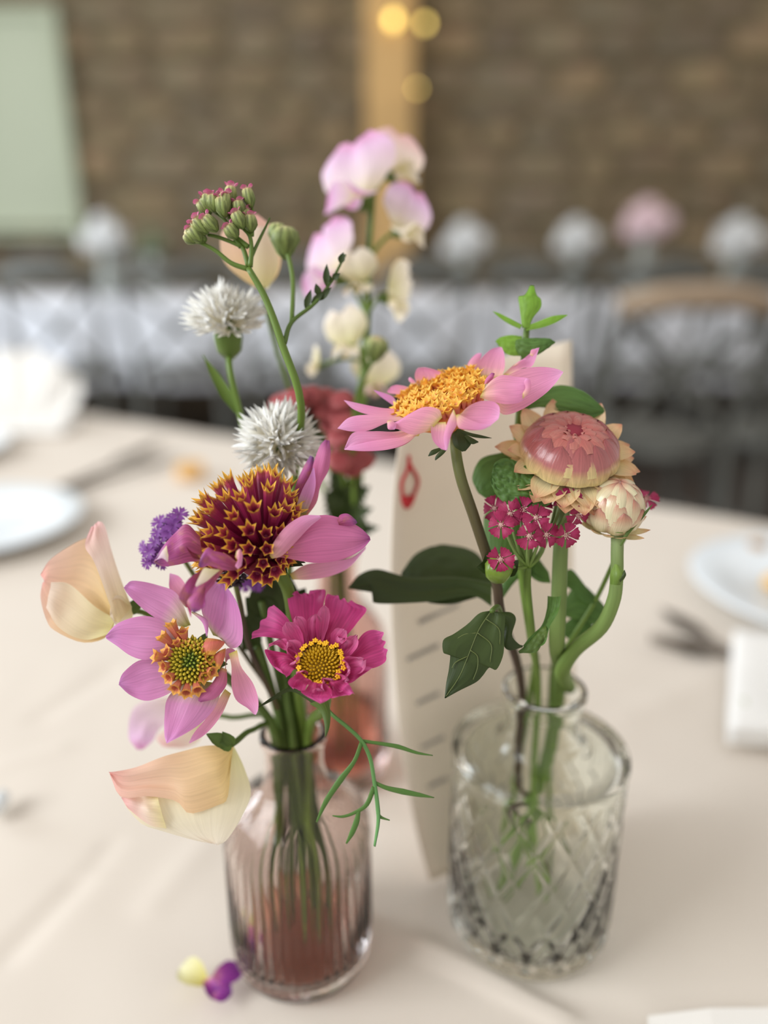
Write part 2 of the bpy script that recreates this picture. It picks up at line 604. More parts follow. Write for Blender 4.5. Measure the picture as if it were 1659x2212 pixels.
def stone_mat():
    m, t, N, L, b = nodes('rubble_stone')
    oi = N.new('ShaderNodeObjectInfo')
    r = N.new('ShaderNodeValToRGB')
    cs = [S(118, 98, 66), S(134, 112, 74), S(124, 108, 82), S(146, 120, 78), S(108, 92, 68), S(136, 116, 84)]
    while len(r.color_ramp.elements) < len(cs):
        r.color_ramp.elements.new(.5)
    for i, c in enumerate(cs):
        r.color_ramp.elements[i].position = i / (len(cs) - 1)
        r.color_ramp.elements[i].color = c
    L.new(oi.outputs['Random'], r.inputs['Fac'])
    tc = N.new('ShaderNodeTexCoord')
    nz = N.new('ShaderNodeTexNoise')
    nz.inputs['Scale'].default_value = 4
    nz.inputs['Detail'].default_value = 5
    L.new(tc.outputs['Object'], nz.inputs['Vector'])
    mx = N.new('ShaderNodeMix')
    mx.data_type, mx.blend_type = 'RGBA', 'OVERLAY'
    mx.inputs[0].default_value = .5
    L.new(r.outputs['Color'], mx.inputs[6])
    L.new(nz.outputs['Color'], mx.inputs[7])
    hs = N.new('ShaderNodeHueSaturation')
    hs.inputs['Saturation'].default_value = .82
    L.new(mx.outputs[2], hs.inputs['Color'])
    L.new(hs.outputs[0], b.inputs['Base Color'])
    b.inputs['Roughness'].default_value = .9
    return m


M_STONE = stone_mat()


def floor_mesh():
    return mesh('floor', [(-7, -2.5, FL), (7, -2.5, FL), (7, 6.5, FL), (-7, 6.5, FL)], [(0, 1, 2, 3)], M_FLOOR, smooth=False)


tag(part('floor', floor_mesh()), 'dark brown floor of the hall', 'floor', kind='structure')
WY = 6.4
wall = part('wall_back', mesh('wall_back', *box(14, .3, 4.0, (0, WY + .15, FL + 2.0))[:2], M_MORTAR, smooth=False))
tag(wall, 'brown rubble stone wall at the end of the hall', 'wall', kind='structure')


def stone_mesh(i):
    r = random.Random(100 + i)
    vs, fs = [], []
    n = 10
    rings = [(1.0, 0.0), (0.98, -.5), (.86, -.85), (.5, -1.0)]
    sh = [(1 - .12 * r.random()) for _ in range(n)]
    for k, (s, d) in enumerate(rings):
        for j in range(n):
            a = 2 * math.pi * j / n
            e = 4.0
            c, q = math.cos(a), math.sin(a)
            rr = (abs(c) ** e + abs(q) ** e) ** (-1 / e) * sh[j]
            vs.append(V((c * rr * s * .5, d * (1 + .15 * r.uniform(-1, 1)), q * rr * s * .5)))
    for k in range(3):
        for j in range(n):
            m = (j + 1) % n
            fs.append((k * n + j, k * n + m, (k + 1) * n + m, (k + 1) * n + j))
    fs.append(tuple(3 * n + j for j in range(n)))
    return mesh('stone', vs, fs, M_STONE)


STONES = [stone_mesh(i) for i in range(7)]
r_ = random.Random(3)
z = FL + .8
cnt = 0
while z < FL + 3.25:
    h = r_.uniform(.15, .27)
    x = -4.2 + r_.uniform(-.2, 0)
    while x < 4.2:
        wd = r_.uniform(.24, .62)
        if not (x + wd < -3.05 and False):
            part('stone', STONES[r_.randrange(7)], wall, M=Matrix.Translation((x + wd / 2, WY + .005, z + h / 2 + r_.uniform(-.015, .015))) @ Matrix.Rotation(r_.uniform(-.05, .05), 4, 'Y') @ Matrix.Diagonal((wd * .97, r_.uniform(.03, .075), h * .97, 1)))
            cnt += 1
        x += wd + .012
    z += h + .012

# pale blind window at the far side of the wall
M_SAGE = mat('sage_blind', S(186, 192, 168), .8, var=.03, scale=2)
M_SAGEF = mat('sage_frame', S(176, 182, 156), .6)
pa, pb = P(-230, 15, WY - .12), P(150, 250, WY - .12)
zt, zb = P(0, 12, WY - .12).z, P(0, 505, WY - .12).z
xl, xr = pa.x, pb.x
win = thing('window_1', ((xl + xr) / 2, WY - .1, zb), 'tall window with a closed pale sage green blind in the stone wall', 'window')
win['kind'] = 'structure'
part('window_blind', mesh('window_blind', *box(xr - xl - .1, .03, zt - zb - .1, ((xl + xr) / 2, WY - .1, (zt + zb) / 2), .005)[:2], M_SAGE, smooth=False), win)
for (sx, sz, cx, cz) in ((.07, zt - zb, xl + .035, (zt + zb) / 2), (.07, zt - zb, xr - .035, (zt + zb) / 2), (xr - xl - .14, .07, (xl + xr) / 2, zt - .035)):
    part('window_frame', mesh('window_frame', *box(sx, .09, sz, (cx, WY - .105, cz), .006)[:2], M_SAGEF, smooth=False), win)
part('window_sill', mesh('window_sill', *box(xr - xl + .1, .2, .05, ((xl + xr) / 2, WY - .12, zb - .01), .01)[:2], M_SAGEF, smooth=False), win)

# timber post and its fairy lights
M_OAK = mat('oak_post', S(206, 166, 108), .6, var=.12, scale=5)
px0, px1 = P(790, 200, WY - .3).x, P(893, 200, WY - .3).x
pc = (px0 + px1) / 2
post = part('wooden_post', mesh('wooden_post', *box(px1 - px0, .22, 3.9, (pc, WY - .19, FL + 1.95), .02)[:2], M_OAK, smooth=False))
tag(post, 'square golden oak post standing against the stone wall', 'post')
fl = thing('fairy_light_string', (pc + .02, WY - .36, FL + 1.6), 'string of small warm fairy lights hanging on the oak post', 'fairy lights')
M_WIRE = mat('light_wire', S(90, 80, 50), .5)
M_BULB = mat('warm_bulb', (1.0, .72, .18, 1), .3, emit=4.5)
bp_ = [P(862, -60, WY - .36), P(850, 42, WY - .36), P(918, 50, WY - .36), P(905, 130, WY - .36), P(901, 191, WY - .36), P(895, 330, WY - .36)]
tube('wire', bp_, .006, M_WIRE, fl)
for q, s in ((bp_[1], .030), (bp_[2], .022), (bp_[4], .014)):
    v, f, u = lathe([(s * .3, -s * 1.3), (s * .8, -s * .6), (s, 0), (s * .8, s * .7), (s * .3, s * 1.1)], 12)
    part('bulb', mesh('bulb', [p + q for p in v], f, M_BULB, u), fl)


# ================================================================ tablecloths and tables
def cloth_mat(name, col, warm):
    m, t, N, L, b = nodes(name)
    tc = N.new('ShaderNodeTexCoord')
    nz = N.new('ShaderNodeTexNoise')
    nz.inputs['Scale'].default_value = 5
    nz.inputs['Detail'].default_value = 3
    L.new(tc.outputs['Object'], nz.inputs['Vector'])
    r = N.new('ShaderNodeValToRGB')
    r.color_ramp.elements[0].position, r.color_ramp.elements[1].position = .35, .7
    r.color_ramp.elements[0].color, r.color_ramp.elements[1].color = col, warm
    L.new(nz.outputs['Fac'], r.inputs['Fac'])
    L.new(r.outputs[0], b.inputs['Base Color'])
    b.inputs['Roughness'].default_value = .85
    b.inputs['Specular IOR Level'].default_value = .2
    wv = N.new('ShaderNodeTexNoise')
    wv.inputs['Scale'].default_value = 900
    L.new(tc.outputs['Object'], wv.inputs['Vector'])
    bp = N.new('ShaderNodeBump')
    bp.inputs['Strength'].default_value = .12
    bp.inputs['Distance'].default_value = .001
    L.new(wv.outputs['Fac'], bp.inputs['Height'])
    L.new(bp.outputs['Normal'], b.inputs['Normal'])
    return m


M_CLOTH = cloth_mat('cream_tablecloth', S(217, 207, 195), S(217, 207, 195))
M_CLOTHW = cloth_mat('white_tablecloth', S(230, 231, 236), S(230, 231, 236))
M_TWOOD = mat('table_wood', S(110, 86, 60), .5, var=.2, scale=8)
TU, TN = V((.862, -.507, 0)), V((.507, .862, 0))
NF, NN, UL, UR = .921, -.06, -1.75, 1.25

# creases in the cloth: pixel pairs on the table, height, width
CREASES = [((868, 2008), (1262, 2216), .0042, .0042), ((-20, 2095), (190, 1880), -.0016, .006), ((190, 1880), (250, 1800), -.0012, .005),
           ((1120, 2120), (1400, 2190), -.0012, .008), ((60, 1560), (260, 1430), -.0014, .008), ((-40, 1660), (160, 1600), .001, .006),
           ((120, 1075), (420, 985), -.003, .018), ((1320, 1560), (1560, 1450), .0015, .012), ((300, 1980), (470, 1780), .0010, .008)]
CR = []
for a, b, h, wd in CREASES:
    p, q = PZ(*a), PZ(*b)
    CR.append((p.xy, q.xy, h, wd))


def cloth_z(x, y):
    zz = -.0022 + .0016 * noise.noise(V((x * 9, y * 9, 1.3))) + .0006 * noise.noise(V((x * 26, y * 26, 4.1)))
    pt = V((x, y))
    for a, b, h, wd in CR:
        d = b - a
        t = max(0, min(1, (pt - a).dot(d) / d.dot(d)))
        e = (pt - a - d * t).length
        if e < wd * 4:
            zz += h * math.exp(-(e / wd) ** 2) * min(1, 4 * (1 - abs(2 * t - 1)) + .15)
    return zz


def axis_vals(a, b, c0, c1, fine, coarse):
    out, x = [], a
    while x < b:
        out.append(x)
        x += fine if c0 < x < c1 else coarse
    out.append(b)
    return out


us = axis_vals(UL, UR, -.52, .30, .0045, .035)
ns = axis_vals(NN, NF, -.02, .62, .0045, .02)
vs, fs = [], []
drop = [(.004, -.001), (.008, -.005), (.010, -.012), (.014, -.06), (.018, -.14), (.022, -.26)]
cols = [(UL - d, dz, -1) for d, dz in reversed(drop)] + [(u, 0, 0) for u in us] + [(UR + d, dz, 1) for d, dz in drop]
rows = [(NN - d, dz, -1) for d, dz in reversed(drop)] + [(n, 0, 0) for n in ns] + [(NF + d, dz, 1) for d, dz in drop]
for n, dzn, en in rows:
    for u, dzu, eu in cols:
        p = TU * u + TN * n
        dz = min(dzn, dzu)
        wv = 0
        if dz < -.01:
            wv = .014 * (-dz / .26) * math.sin((u if en else n) * 26 + 1.7 * math.sin(u * 7))
        p = p + TN * (wv * (en != 0)) + TU * (wv * (eu != 0 and en == 0))
        vs.append(V((p.x, p.y, (cloth_z(p.x, p.y) if dz > -.005 else -.002) + dz)))
nc = len(cols)
for i in range(len(rows) - 1):
    for j in range(nc - 1):
        k = i * nc + j
        fs.append((k, k + 1, k + nc + 1, k + nc))
tag(part('tablecloth', mesh('tablecloth', vs, fs, M_CLOTH)), 'cream linen tablecloth with creases under the flower bottles', 'tablecloth')


def table(name, c, ux, uy, lx, ly, label, drop=0):
    root = thing(name, (c[0], c[1], FL), label, 'table')
    M = Matrix(((ux.x, uy.x, 0, c[0]), (ux.y, uy.y, 0, c[1]), (0, 0, 1, 0), (0, 0, 0, 1)))
    part('tabletop', mesh('tabletop', *xform(box(lx, ly, .025, (0, 0, -.019), .004), M)[:2], M_TWOOD, smooth=False), root)
    for sx in (-1, 1):
        for sy in (-1, 1):
            a, b = M @ V((sx * (lx / 2 - .12), sy * (ly / 2 - .1), -.03)), M @ V((sx * (lx / 2 - .1), sy * (ly / 2 - .08), FL))
            tube('leg', [a, b], [.03, .02], M_TWOOD, root, n=3)
    return root


uc, ncn = (UL + UR) / 2, (NN + NF) / 2
table('dining_table', (TU * uc + TN * ncn), TU, TN, UR - UL - .01, NF - NN - .01, 'long wooden dining table under the cream tablecloth')


def far_table(yc, x0, x1, wd, dropz, lab, lab2):
    table('banquet_table', V(((x0 + x1) / 2, yc, 0)), V((1, 0, 0)), V((0, 1, 0)), x1 - x0 - .02, wd - .02, lab)
    vs, fs = [], []
    dr = [(0, 0), (.006, -.004), (.01, -.03), (.02, dropz * .5), (.03, dropz)]
    nx = 130
    sec = [(-wd / 2 - d, dz) for d, dz in reversed(dr)] + [(wd / 2 + d, dz) for d, dz in dr]
    for y, dz in sec:
        for i in range(nx + 1):
            x = lerp(x0, x1, i / nx)
            wv = .035 * (dz / dropz if dropz else 0) * math.sin(x * 14 + 2 * math.sin(x * 3.1))
            vs.append(V((x, yc + y + (wv if y < 0 else -wv), dz + .001)))
    for k in range(len(sec) - 1):
        for i in range(nx):
            a = k * (nx + 1) + i
            fs.append((a, a + 1, a + nx + 2, a + nx + 1))
    tag(part('banquet_cloth', mesh('banquet_cloth', vs, fs, M_CLOTHW)), lab2, 'tablecloth')


far_table(4.35, -4.0, 4.2, .8, -.42, 'long banquet table below the white cloth, chairs on both sides', 'white cloth hanging over the long banquet table behind the chairs')

# ---------------------------------------------------------------- cross-back chairs
M_CHAIR = mat('grey_chair_wood', S(98, 98, 92), .5, var=.2, scale=10)
M_CHAIRT = mat('tan_chair_wood', S(168, 146, 122), .5, var=.15, scale=10)


def make_chair(railmat):
    root = thing('cross_back_chair', (0, 0, 0), '', 'chair')
    v, f, u = lathe([(.17, .435), (.2, .44), (.205, .455), (.2, .468), (.16, .472)], 24, rf=lambda r, a, z: r * (1 + .06 * math.cos(4 * a)))
    part('seat', mesh('seat', v, f, M_CHAIR, u), root)
    for s in (-1, 1):
        tube('leg', [(s * .15, .14, .44), (s * .17, .16, .0)], [.017, .013], M_CHAIR, root, n=4)
        tube('leg', [(s * .19, -.22, 0), (s * .175, -.17, .45), (s * .2, -.2, .7), (s * .19, -.25, .87)], [.014, .018, .016, .015], M_CHAIR, root, sides=8)
        tube('cross_slat', [(s * .17, -.175, .5), (0, -.165 - .008 * s, .67), (-s * .18, -.235, .83)], [.012, .014, .012], M_CHAIR, root, flat=.5)
    tube('top_rail', [(-.2, -.245, .86), (-.1, -.275, .885), (0, -.285, .89), (.1, -.275, .885), (.2, -.245, .86)], [.03, .036, .03], railmat, root, flat=.5)
    tube('seat_rail', [(-.175, -.17, .5), (0, -.185, .505), (.175, -.17, .5)], .012, M_CHAIR, root)
    for s in (-1, 1):
        tube('stretcher', [(s * .16, .15, .2), (s * .18, -.19, .22)], .009, M_CHAIR, root, n=3)
    return root


proto = make_chair(M_CHAIR)
tanp = make_chair(M_CHAIRT)
GN, GF, GR = 'chairs along the near side of the banquet table', 'chairs along the far side of the banquet table', 'tan railed chairs in front of the banquet row'
spots = []
for px in (-75, 165, 400, 640, 905, 1150, 1375, 1605, 1830):
    spots.append((px, 3.58, 0, 'grey cross-back chair backing onto our table, %s along the banquet from the sage window', GN, proto))
for px in (60, 250, 440, 640, 920, 1110, 1300, 1490, 1680):
    spots.append((px, 5.16, math.pi, 'grey cross-back chair between banquet table and stone wall, %s from the sage window', GF, proto))
for px in (1425, 1760):
    spots.append((px, 2.3, 0, 'grey cross-back chair with tan top rail, %s of the two from the menu card', GR, tanp))
ORD = ('first', 'second', 'third', 'fourth', 'fifth', 'sixth', 'seventh', 'eighth', 'ninth')
idx = {}
used = set()
for px, y, rz, lab, grp, src in spots:
    o = src if src not in used else copy_tree(src)
    used.add(src)
    q = P(px, 700, y)
    o.location = (q.x, y, FL)
    o.rotation_euler = (0, 0, rz + rnd.uniform(-.1, .1))
    k_ = idx.get(grp, 0)
    idx[grp] = k_ + 1
    o['label'], o['group'] = lab % ORD[k_], grp

# ---------------------------------------------------------------- posies on the banquet table
M_POSYW = mat('posy_white', S(206, 206, 204), .7)
M_POSYP = mat('posy_pink', S(214, 186, 190), .7)
M_POSYG = mat('posy_leaf', S(96, 104, 76), .7)
M_JUG = mat('white_jug', S(150, 154, 148), .3)
for i, (px, py, mt, lab, s) in enumerate(((225, 500, M_POSYW, 'white posy with a faint pink tinge in a jug by the sage blind', 1.1), (330, 520, M_POSYG, 'leafy green posy in a white jug next to the sage blind posy', .8),
                                        (1005, 510, M_POSYW, 'bright white posy in a jug beside the tall sweet peas', 1.05), (1245, 505, M_POSYW, 'white posy in a jug between the bright white posy and the dusky pink one', 1.0),
                                        (1398, 470, M_POSYP, 'dusky pink posy in a white jug on the banquet table', 1.15), (1595, 505, M_POSYW, 'white posy in a jug beyond the dusky pink one', 1.15))):
    q = P(px, py, 4.4)
    root = thing('flower_posy', (q.x, 4.4, 0.002), lab, 'flowers', 'posies on the banquet table')
    top = q.z
    v, f, u = lathe([(.035, .002), (.05, .03), (.05, .08), (.03, top - .1), (.036, top - .07)], 16)
    part('jug', mesh('jug', [p + V((q.x, 4.4, 0)) for p in v], f, M_JUG, u), root)
    for k in range(7):
        a = k * 2.4
        rr = .085 * s * math.sqrt(k / 6)
        c = V((q.x + rr * math.cos(a), 4.4 + rr * math.sin(a), top + .035 * s * math.cos(k) - .35 * rr))
        v, f, u = lathe([(.3, -.9), (.8, -.6), (1, 0), (.8, .6), (.3, .9)], 10, rf=lambda r, a_, z_: r * (1 + .15 * math.sin(5 * a_ + 3 * z_)))
        part('bloom', mesh('bloom', [p * (.052 * s) + c for p in v], f, mt, u), root)
    for k in range(5):
        a = k * 1.26
        petal('leaf', V((q.x, 4.4, top - .07)), V((q.x + .1 * math.cos(a), 4.4 + .1 * math.sin(a), top - .03)), (0, 0, 1), .05, M_POSYG, root, shape='leaf', nu=4, nv=5)

# ================================================================ glass bottles
G_CLEAR = glass_mat('clear_green_glass', (.955, .978, .935, 1), 1.30)
G_PINK = glass_mat('rose_brown_glass', (.84, .75, .715, 1), 1.30)
G_RED = glass_mat('deep_rose_glass', (.82, .64, .60, 1), 1.30)
G_WATER = glass_mat('water', (.99, .995, .985, 1), 1.06)
G_RUSTW = glass_mat('rust_water', (.80, .44, .33, 1), 1.06)


def smooth_profile(pts, n):
    return [(p.x, p.y) for p in spline([(a, b, 0) for a, b in pts], n)]


def bottle(name, c, label, outer, inner, rf, gmat, nseg, nz, water=None, group=None):
    root = thing(name, (c[0], c[1], 0), label, 'bottle', group)
    T = Matrix.Translation((c[0], c[1], 0))
    po = []
    for (r0, z0), (r1, z1) in zip(outer, outer[1:]):
        k = max(1, int(math.hypot(r1 - r0, z1 - z0) / nz))
        po += [(lerp(r0, r1, i / k), lerp(z0, z1, i / k)) for i in range(k)]
    po.append(outer[-1])
    no = len(po)
    prof = po + inner
    zs = [p[1] for p in prof]
    vs, fs, uv = [], [], []
    for i, (r, zz) in enumerate(prof):
        for j in range(nseg):
            a = 2 * math.pi * j / nseg
            q = rf(r, a, zz) if i < no else r
            vs.append(T @ V((q * math.cos(a), q * math.sin(a), zz)))
            uv.append((j / nseg, i / len(prof)))
    for i in range(len(prof) - 1):
        for j in range(nseg):
            k = (j + 1) % nseg
            fs.append((i * nseg + j, i * nseg + k, (i + 1) * nseg + k, (i + 1) * nseg + j))
    fs.append(tuple(range(nseg - 1, -1, -1)))
    o = (len(prof) - 1) * nseg
    fs.append(tuple(o + j for j in range(nseg)))
    part('bottle_glass', mesh('bottle_glass', vs, fs, gmat, uv), root)
    if water:
        prof_w, wm, wl = water
        v, f, u = xform(lathe(prof_w, 64), T)
        part('water', mesh('water', v, f, wm, u), root, wl)
    return root


def ribs(n, amp, z0, z1):
    def rf(r, a, z):
        k = max(0, min(1, (z - z0) / .005)) * max(0, min(1, (z1 - z) / .006))
        return r * (1 + amp * k * (abs(math.cos(a * n / 2)) - .6))
    return rf


def diamonds(n, hgt, amp, z0, z1):
    def rf(r, a, z):
        k = max(0, min(1, (z - z0) / .004)) * max(0, min(1, (z1 - z) / .003))
        s, t = a * n / (2 * math.pi), z / hgt
        d1 = abs(((s + t) % 1) - .5) * 2
        d2 = abs(((s - t) % 1) - .5) * 2
        g = max(math.exp(-((1 - d1) / .22) ** 2), math.exp(-((1 - d2) / .22) ** 2))
        return r + amp * k * g
    return rf


RO = [(.0255, 0), (.0288, .002), (.0300, .007), (.0302, .012), (.0300, .066), (.0296, .072), (.0278, .078), (.0235, .0845), (.0172, .0905), (.0130, .0960), (.0118, .1020), (.0118, .1110), (.0126, .1140), (.0132, .1165), (.0128, .1190), (.0118, .1196)]
RI = [(.0108, .1188), (.0102, .1150), (.0100, .1040), (.0112, .0962), (.0160, .0890), (.0224, .0830), (.0266, .0770), (.0284, .0710), (.0287, .0640), (.0287, .0130), (.0270, .0080), (.02, .0066), (.004, .0062)]
BL, BR, BB = V((-.0368, .2646, 0)), V((.0672, .280, 0)), V((-.026, .390, 0))
NECK_L, NECK_R = .1145, .1262
ROS, RIS = [(r * 1.03, z * .965) for r, z in RO], [(r * 1.03, z * .965) for r, z in RI]
bottle('glass_bottle', BL, 'rose brown ribbed glass bottle holding the anemone dahlias and cosmos', ROS, RIS, ribs(46, .028, .006, .086), G_PINK, 276, .0025,
       ([(.0272, .0082), (.0292, .0130), (.0292, .0165)], G_RUSTW, 'shallow rust red water'))
bottle('glass_bottle', BB, 'deep rose ribbed glass bottle standing behind the menu card edge', [(r * .92, z * 1.2) for r, z in RO], [(r * .92, z * 1.2) for r, z in RI], ribs(46, .03, .006, .1), G_RED, 184, .004,
       ([(.024, .0105), (.026, .016), (.026, .040)], G_RUSTW, 'rust tinted water'))
DO = [(.0300, 0), (.0350, .002), (.0364, .007), (.0364, .0880), (.0372, .0910), (.0380, .0935), (.0376, .0955), (.0352, .0958), (.0290, .0958), (.0230, .0970), (.0182, .1000), (.0160, .1050), (.0156, .1160), (.0166, .1195), (.0176, .1225), (.0174, .1252), (.0162, .1262)]
DI = [(.0146, .1254), (.0140, .1200), (.0138, .1070), (.0158, .0995), (.0210, .0950), (.0280, .0938), (.0330, .0930), (.0345, .0900), (.0345, .0120), (.0322, .0085), (.025, .0074), (.004, .0070)]
bottle('glass_bottle', BR, 'clear green tinted glass bottle with pressed diamond pattern holding strawflowers', DO, DI, diamonds(16, .0275, .0010, .004, .090), G_CLEAR, 384, .0012)

# ================================================================ menu card
M_CARD = mat('card_paper', S(232, 219, 200), .75, var=.04, scale=14)
M_RED = mat('card_red_print', S(196, 44, 52), .6)
M_INK = mat('card_grey_print', S(150, 146, 142), .7)
LE = spline([P(930, 1908, .3010), P(899, 1790, .3025), P(866, 1600, .3045), P(849, 1400, .3060), P(845, 1200, .3085), P(862, 965, .311), P(905, 832, .313)], 25)
RE = spline([P(1250, 1776, .3440), P(1245, 1600, .3450), P(1240, 1400, .3460), P(1238, 1200, .3470), P(1236, 950, .3480), P(1235, 735, .3490)], 25)
vs, fs, uv = [], [], []
for i in range(25):
    for j in range(13):
        t = j / 12
        p = LE[i].lerp(RE[i], t)
        p.y += .008 * 4 * t * (1 - t) * (i / 24)
        vs.append(p)
        uv.append((t, i / 24))
for i in range(24):
    for j in range(12):
        k = i * 13 + j
        fs.append((k, k + 1, k + 14, k + 13))
zmin = min(p.z for p in vs)
vs = [p + V((0, 0, max(0, .0008 - p.z))) for p in vs]
card = thing('menu_card', LE[0], 'tall cream menu card with grey lettering standing behind the diamond bottle', 'card')
part('card_sheet', mesh('card_sheet', *thicken((vs, fs, uv), .0006)[:2], M_CARD), card)


def card_pt(px, py):
    s = max(0, min(1, (1900 - py) / 1110))
    i = min(23, int(s * 24))
    best = min(range(25), key=lambda k: abs((LE[k] - CAM).normalized().z - ray(px, py).normalized().z))
    a, b = LE[best], RE[best]
    d = ray(px, py)
    # the card is nearly a ruled vertical sheet: meet its chord
    t = .5
    for _ in range(6):
        y = a.y + (b.y - a.y) * t + .008 * 4 * t * (1 - t) * (best / 24)
        x = CAM.x + d.x * (y / d.y)
        t = max(0, min(1, (x - a.x) / (b.x - a.x)))
    return P(px, py, y - .0011)


def stroke(name, pxs, r, m, root, lab=None):
    return tube(name, [card_pt(*p) for p in pxs], r, m, root, sides=6, label=lab)


stroke('emblem', [(884, 985), (882, 1012), (868, 1045), (872, 1080), (880, 1096), (896, 1066), (903, 1038), (890, 1012), (884, 1000)], .0008, M_RED, card, 'red printed lantern shaped emblem')
stroke('emblem', [(872, 1074), (880, 1092), (891, 1072)], .0017, M_RED, card)
for (x, y, n) in ((905, 1345, 5), (880, 1425, 4), (900, 1520, 3), (925, 1700, 4), (910, 1615, 3)):
    pts = []
    for k in range(n * 4):
        pts.append((x + k * 4.5, y - k * 2.1 + (4 if k % 2 else -4)))
    stroke('lettering', pts, .0004, M_INK, card)

# ================================================================ things laid on the table
M_CHINA = mat('white_china', S(232, 238, 242), .12, spec=.6)
M_NAP = mat('white_napkin', S(236, 234, 230), .85, var=.02, scale=20)
M_STEEL = mat('dull_steel', S(112, 102, 92), .35, metal=.8)
M_PAPER = mat('white_paper', S(238, 234, 228), .7)
M_AMBER = mat('amber_wax', S(232, 186, 120), .5)
M_CRUST = mat('biscuit', S(222, 178, 108), .7, var=.2, scale=60)
M_CORK = mat('cork', S(176, 142, 104), .8, var=.2, scale=120)
M_GREENP = mat('green_print', S(160, 172, 120), .7)


def plate(px, py, r, label):
    c = PZ(px, py)
    root = thing('dinner_plate', (c.x, c.y, 0), label, 'plate')
    v, f, u = lathe([(r * .55, .0008), (r * .6, .003), (r * .72, .006), (r * .98, .0155), (r, .017), (r * .985, .0180), (r * .72, .0095), (r * .64, .0055), (.001, .005)], 64)
    part('plate_body', mesh('plate_body', [p + V((c.x, c.y, 0)) for p in v], f, M_CHINA, u), root)
    return root


def cutlery(kind, a, b, label, grp=None):
    p, q = PZ(*a), PZ(*b)
    p, q = V((p.x, p.y, .003)), V((q.x, q.y, .003))
    root = thing(kind, p, label, 'cutlery', grp)
    d = q - p
    tube('handle', [p, p.lerp(q, .3), p.lerp(q, .62)], [.0045, .0035, .0025], M_STEEL, root, flat=1.0)
    if kind == 'table_knife':
        petal('blade', p.lerp(q, .6), q, (0, 0, 1), .018, M_STEEL, root, shape='blade', cup=.05, arch=.01)
    else:
        s = d.normalized().cross(V((0, 0, 1)))
        petal('fork_head', p.lerp(q, .58), p.lerp(q, .8), (0, 0, 1), .024, M_STEEL, root, shape='round', cup=.1, arch=.02)
        for k in (-1.5, -.5, .5, 1.5):
            tube('tine', [p.lerp(q, .74) + s * k * .005, q + s * k * .005 + V((0, 0, .003))], [.0014, .0008], M_STEEL, root, n=4)
    return root


plate(-62, 1150, .118, 'white china plate near the loose fork and knife, catching daylight')
plate(-150, 985, .11, 'white china plate beside the upright folded napkin')
plate(1790, 1296, .118, 'white china plate with a biscuit on it, on the warm side of the cloth')
cutlery('table_fork', (60, 1092), (345, 962), 'grey steel fork lying on the cloth beyond the peach sweet pea')
cutlery('table_knife', (105, 1075), (395, 985), 'grey steel knife lying beside the fork beyond the peach sweet pea')
cutlery('table_knife', (1700, 1500), (1424, 1318), 'dull steel knife poking out from under the folded napkin')
cutlery('table_fork', (1760, 1445), (1402, 1392), 'dull steel fork crossing the knife by the folded napkin')


def lying_napkin():
    pts = [PZ(1566, 1625), PZ(1580, 1402), PZ(1800, 1418), PZ(1840, 1640)]
    root = thing('folded_napkin', (pts[0] + pts[2]) / 2, 'folded white napkin printed with a small green sprig, lying over the cutlery', 'napkin')
    nx = 12
    for layer in range(3):
        vs, fs = [], []
        k0 = .006 + layer * .004
        for i in range(nx + 1):
            for j in range(nx + 1):
                a, b = i / nx, j / nx
                p = pts[0].lerp(pts[1], a).lerp(pts[3].lerp(pts[2], a), b)
                e = min(a, 1 - a, b, 1 - b)
                vs.append(V((p.x, p.y, k0 + .002 * min(1, e * 8) + .001 * noise.noise(p * 40))))
        for i in range(nx):
            for j in range(nx):
                q = i * (nx + 1) + j
                fs.append((q, q + nx + 1, q + nx + 2, q + 1))
        v, f, u = thicken((vs, fs, None), .003)
        part('napkin_fold', mesh('napkin_fold', v, f, M_NAP), root)
    c = PZ(1612, 1572) + V((0, 0, .0185))
    for k in range(4):
        a = k * 1.2
        petal('printed_leaf', c, c + V((.007 * math.cos(a), .007 * math.sin(a), .0002)), (0, 0, 1), .003, M_GREENP, root, shape='leaf', nu=2, nv=4)


lying_napkin()
c = PZ(1690, 1290) + V((0, 0, .007))
v, f, u = lathe([(.012, 0), (.017, .003), (.018, .007), (.015, .011), (.004, .0125)], 24, rf=lambda r, a, z: r * (1 + .05 * math.sin(9 * a)))
tag(part('biscuit', mesh('biscuit', [p + c for p in v], f, M_CRUST, u)), 'round golden biscuit lying on the white china plate', 'biscuit')
c = PZ(1632, 1204) + V((0, 0, .001))
v, f, u = lathe([(.007, 0), (.008, .002), (.0085, .013), (.0078, .015)], 20)
tag(part('cork_stopper', mesh('cork_stopper', [p + c for p in v], f, M_CORK, u)), 'small brown cork stopper standing on the cream cloth', 'cork')
# candle beyond the white cornflower
c = PZ(412, 1032)
root = thing('tealight_candle', c, 'small amber tealight candle on the cloth behind the cornflowers', 'candle')
v, f, u = lathe([(.016, .001), (.018, .003), (.019, .016), (.0195, .018), (.018, .0185), (.0175, .015), (.002, .0148)], 24)
part('candle_cup', mesh('candle_cup', [p + c for p in v], f, M_AMBER, u), root)
v, f, u = lathe([(.0168, .012), (.0168, .0162), (.002, .0166)], 20)
part('wax', mesh('wax', [p + c for p in v], f, M_CRUST, u), root)
tube('wick', [c + V((0, 0, .016)), c + V((.001, 0, .021))], .0006, M_BLACK, root, n=3)
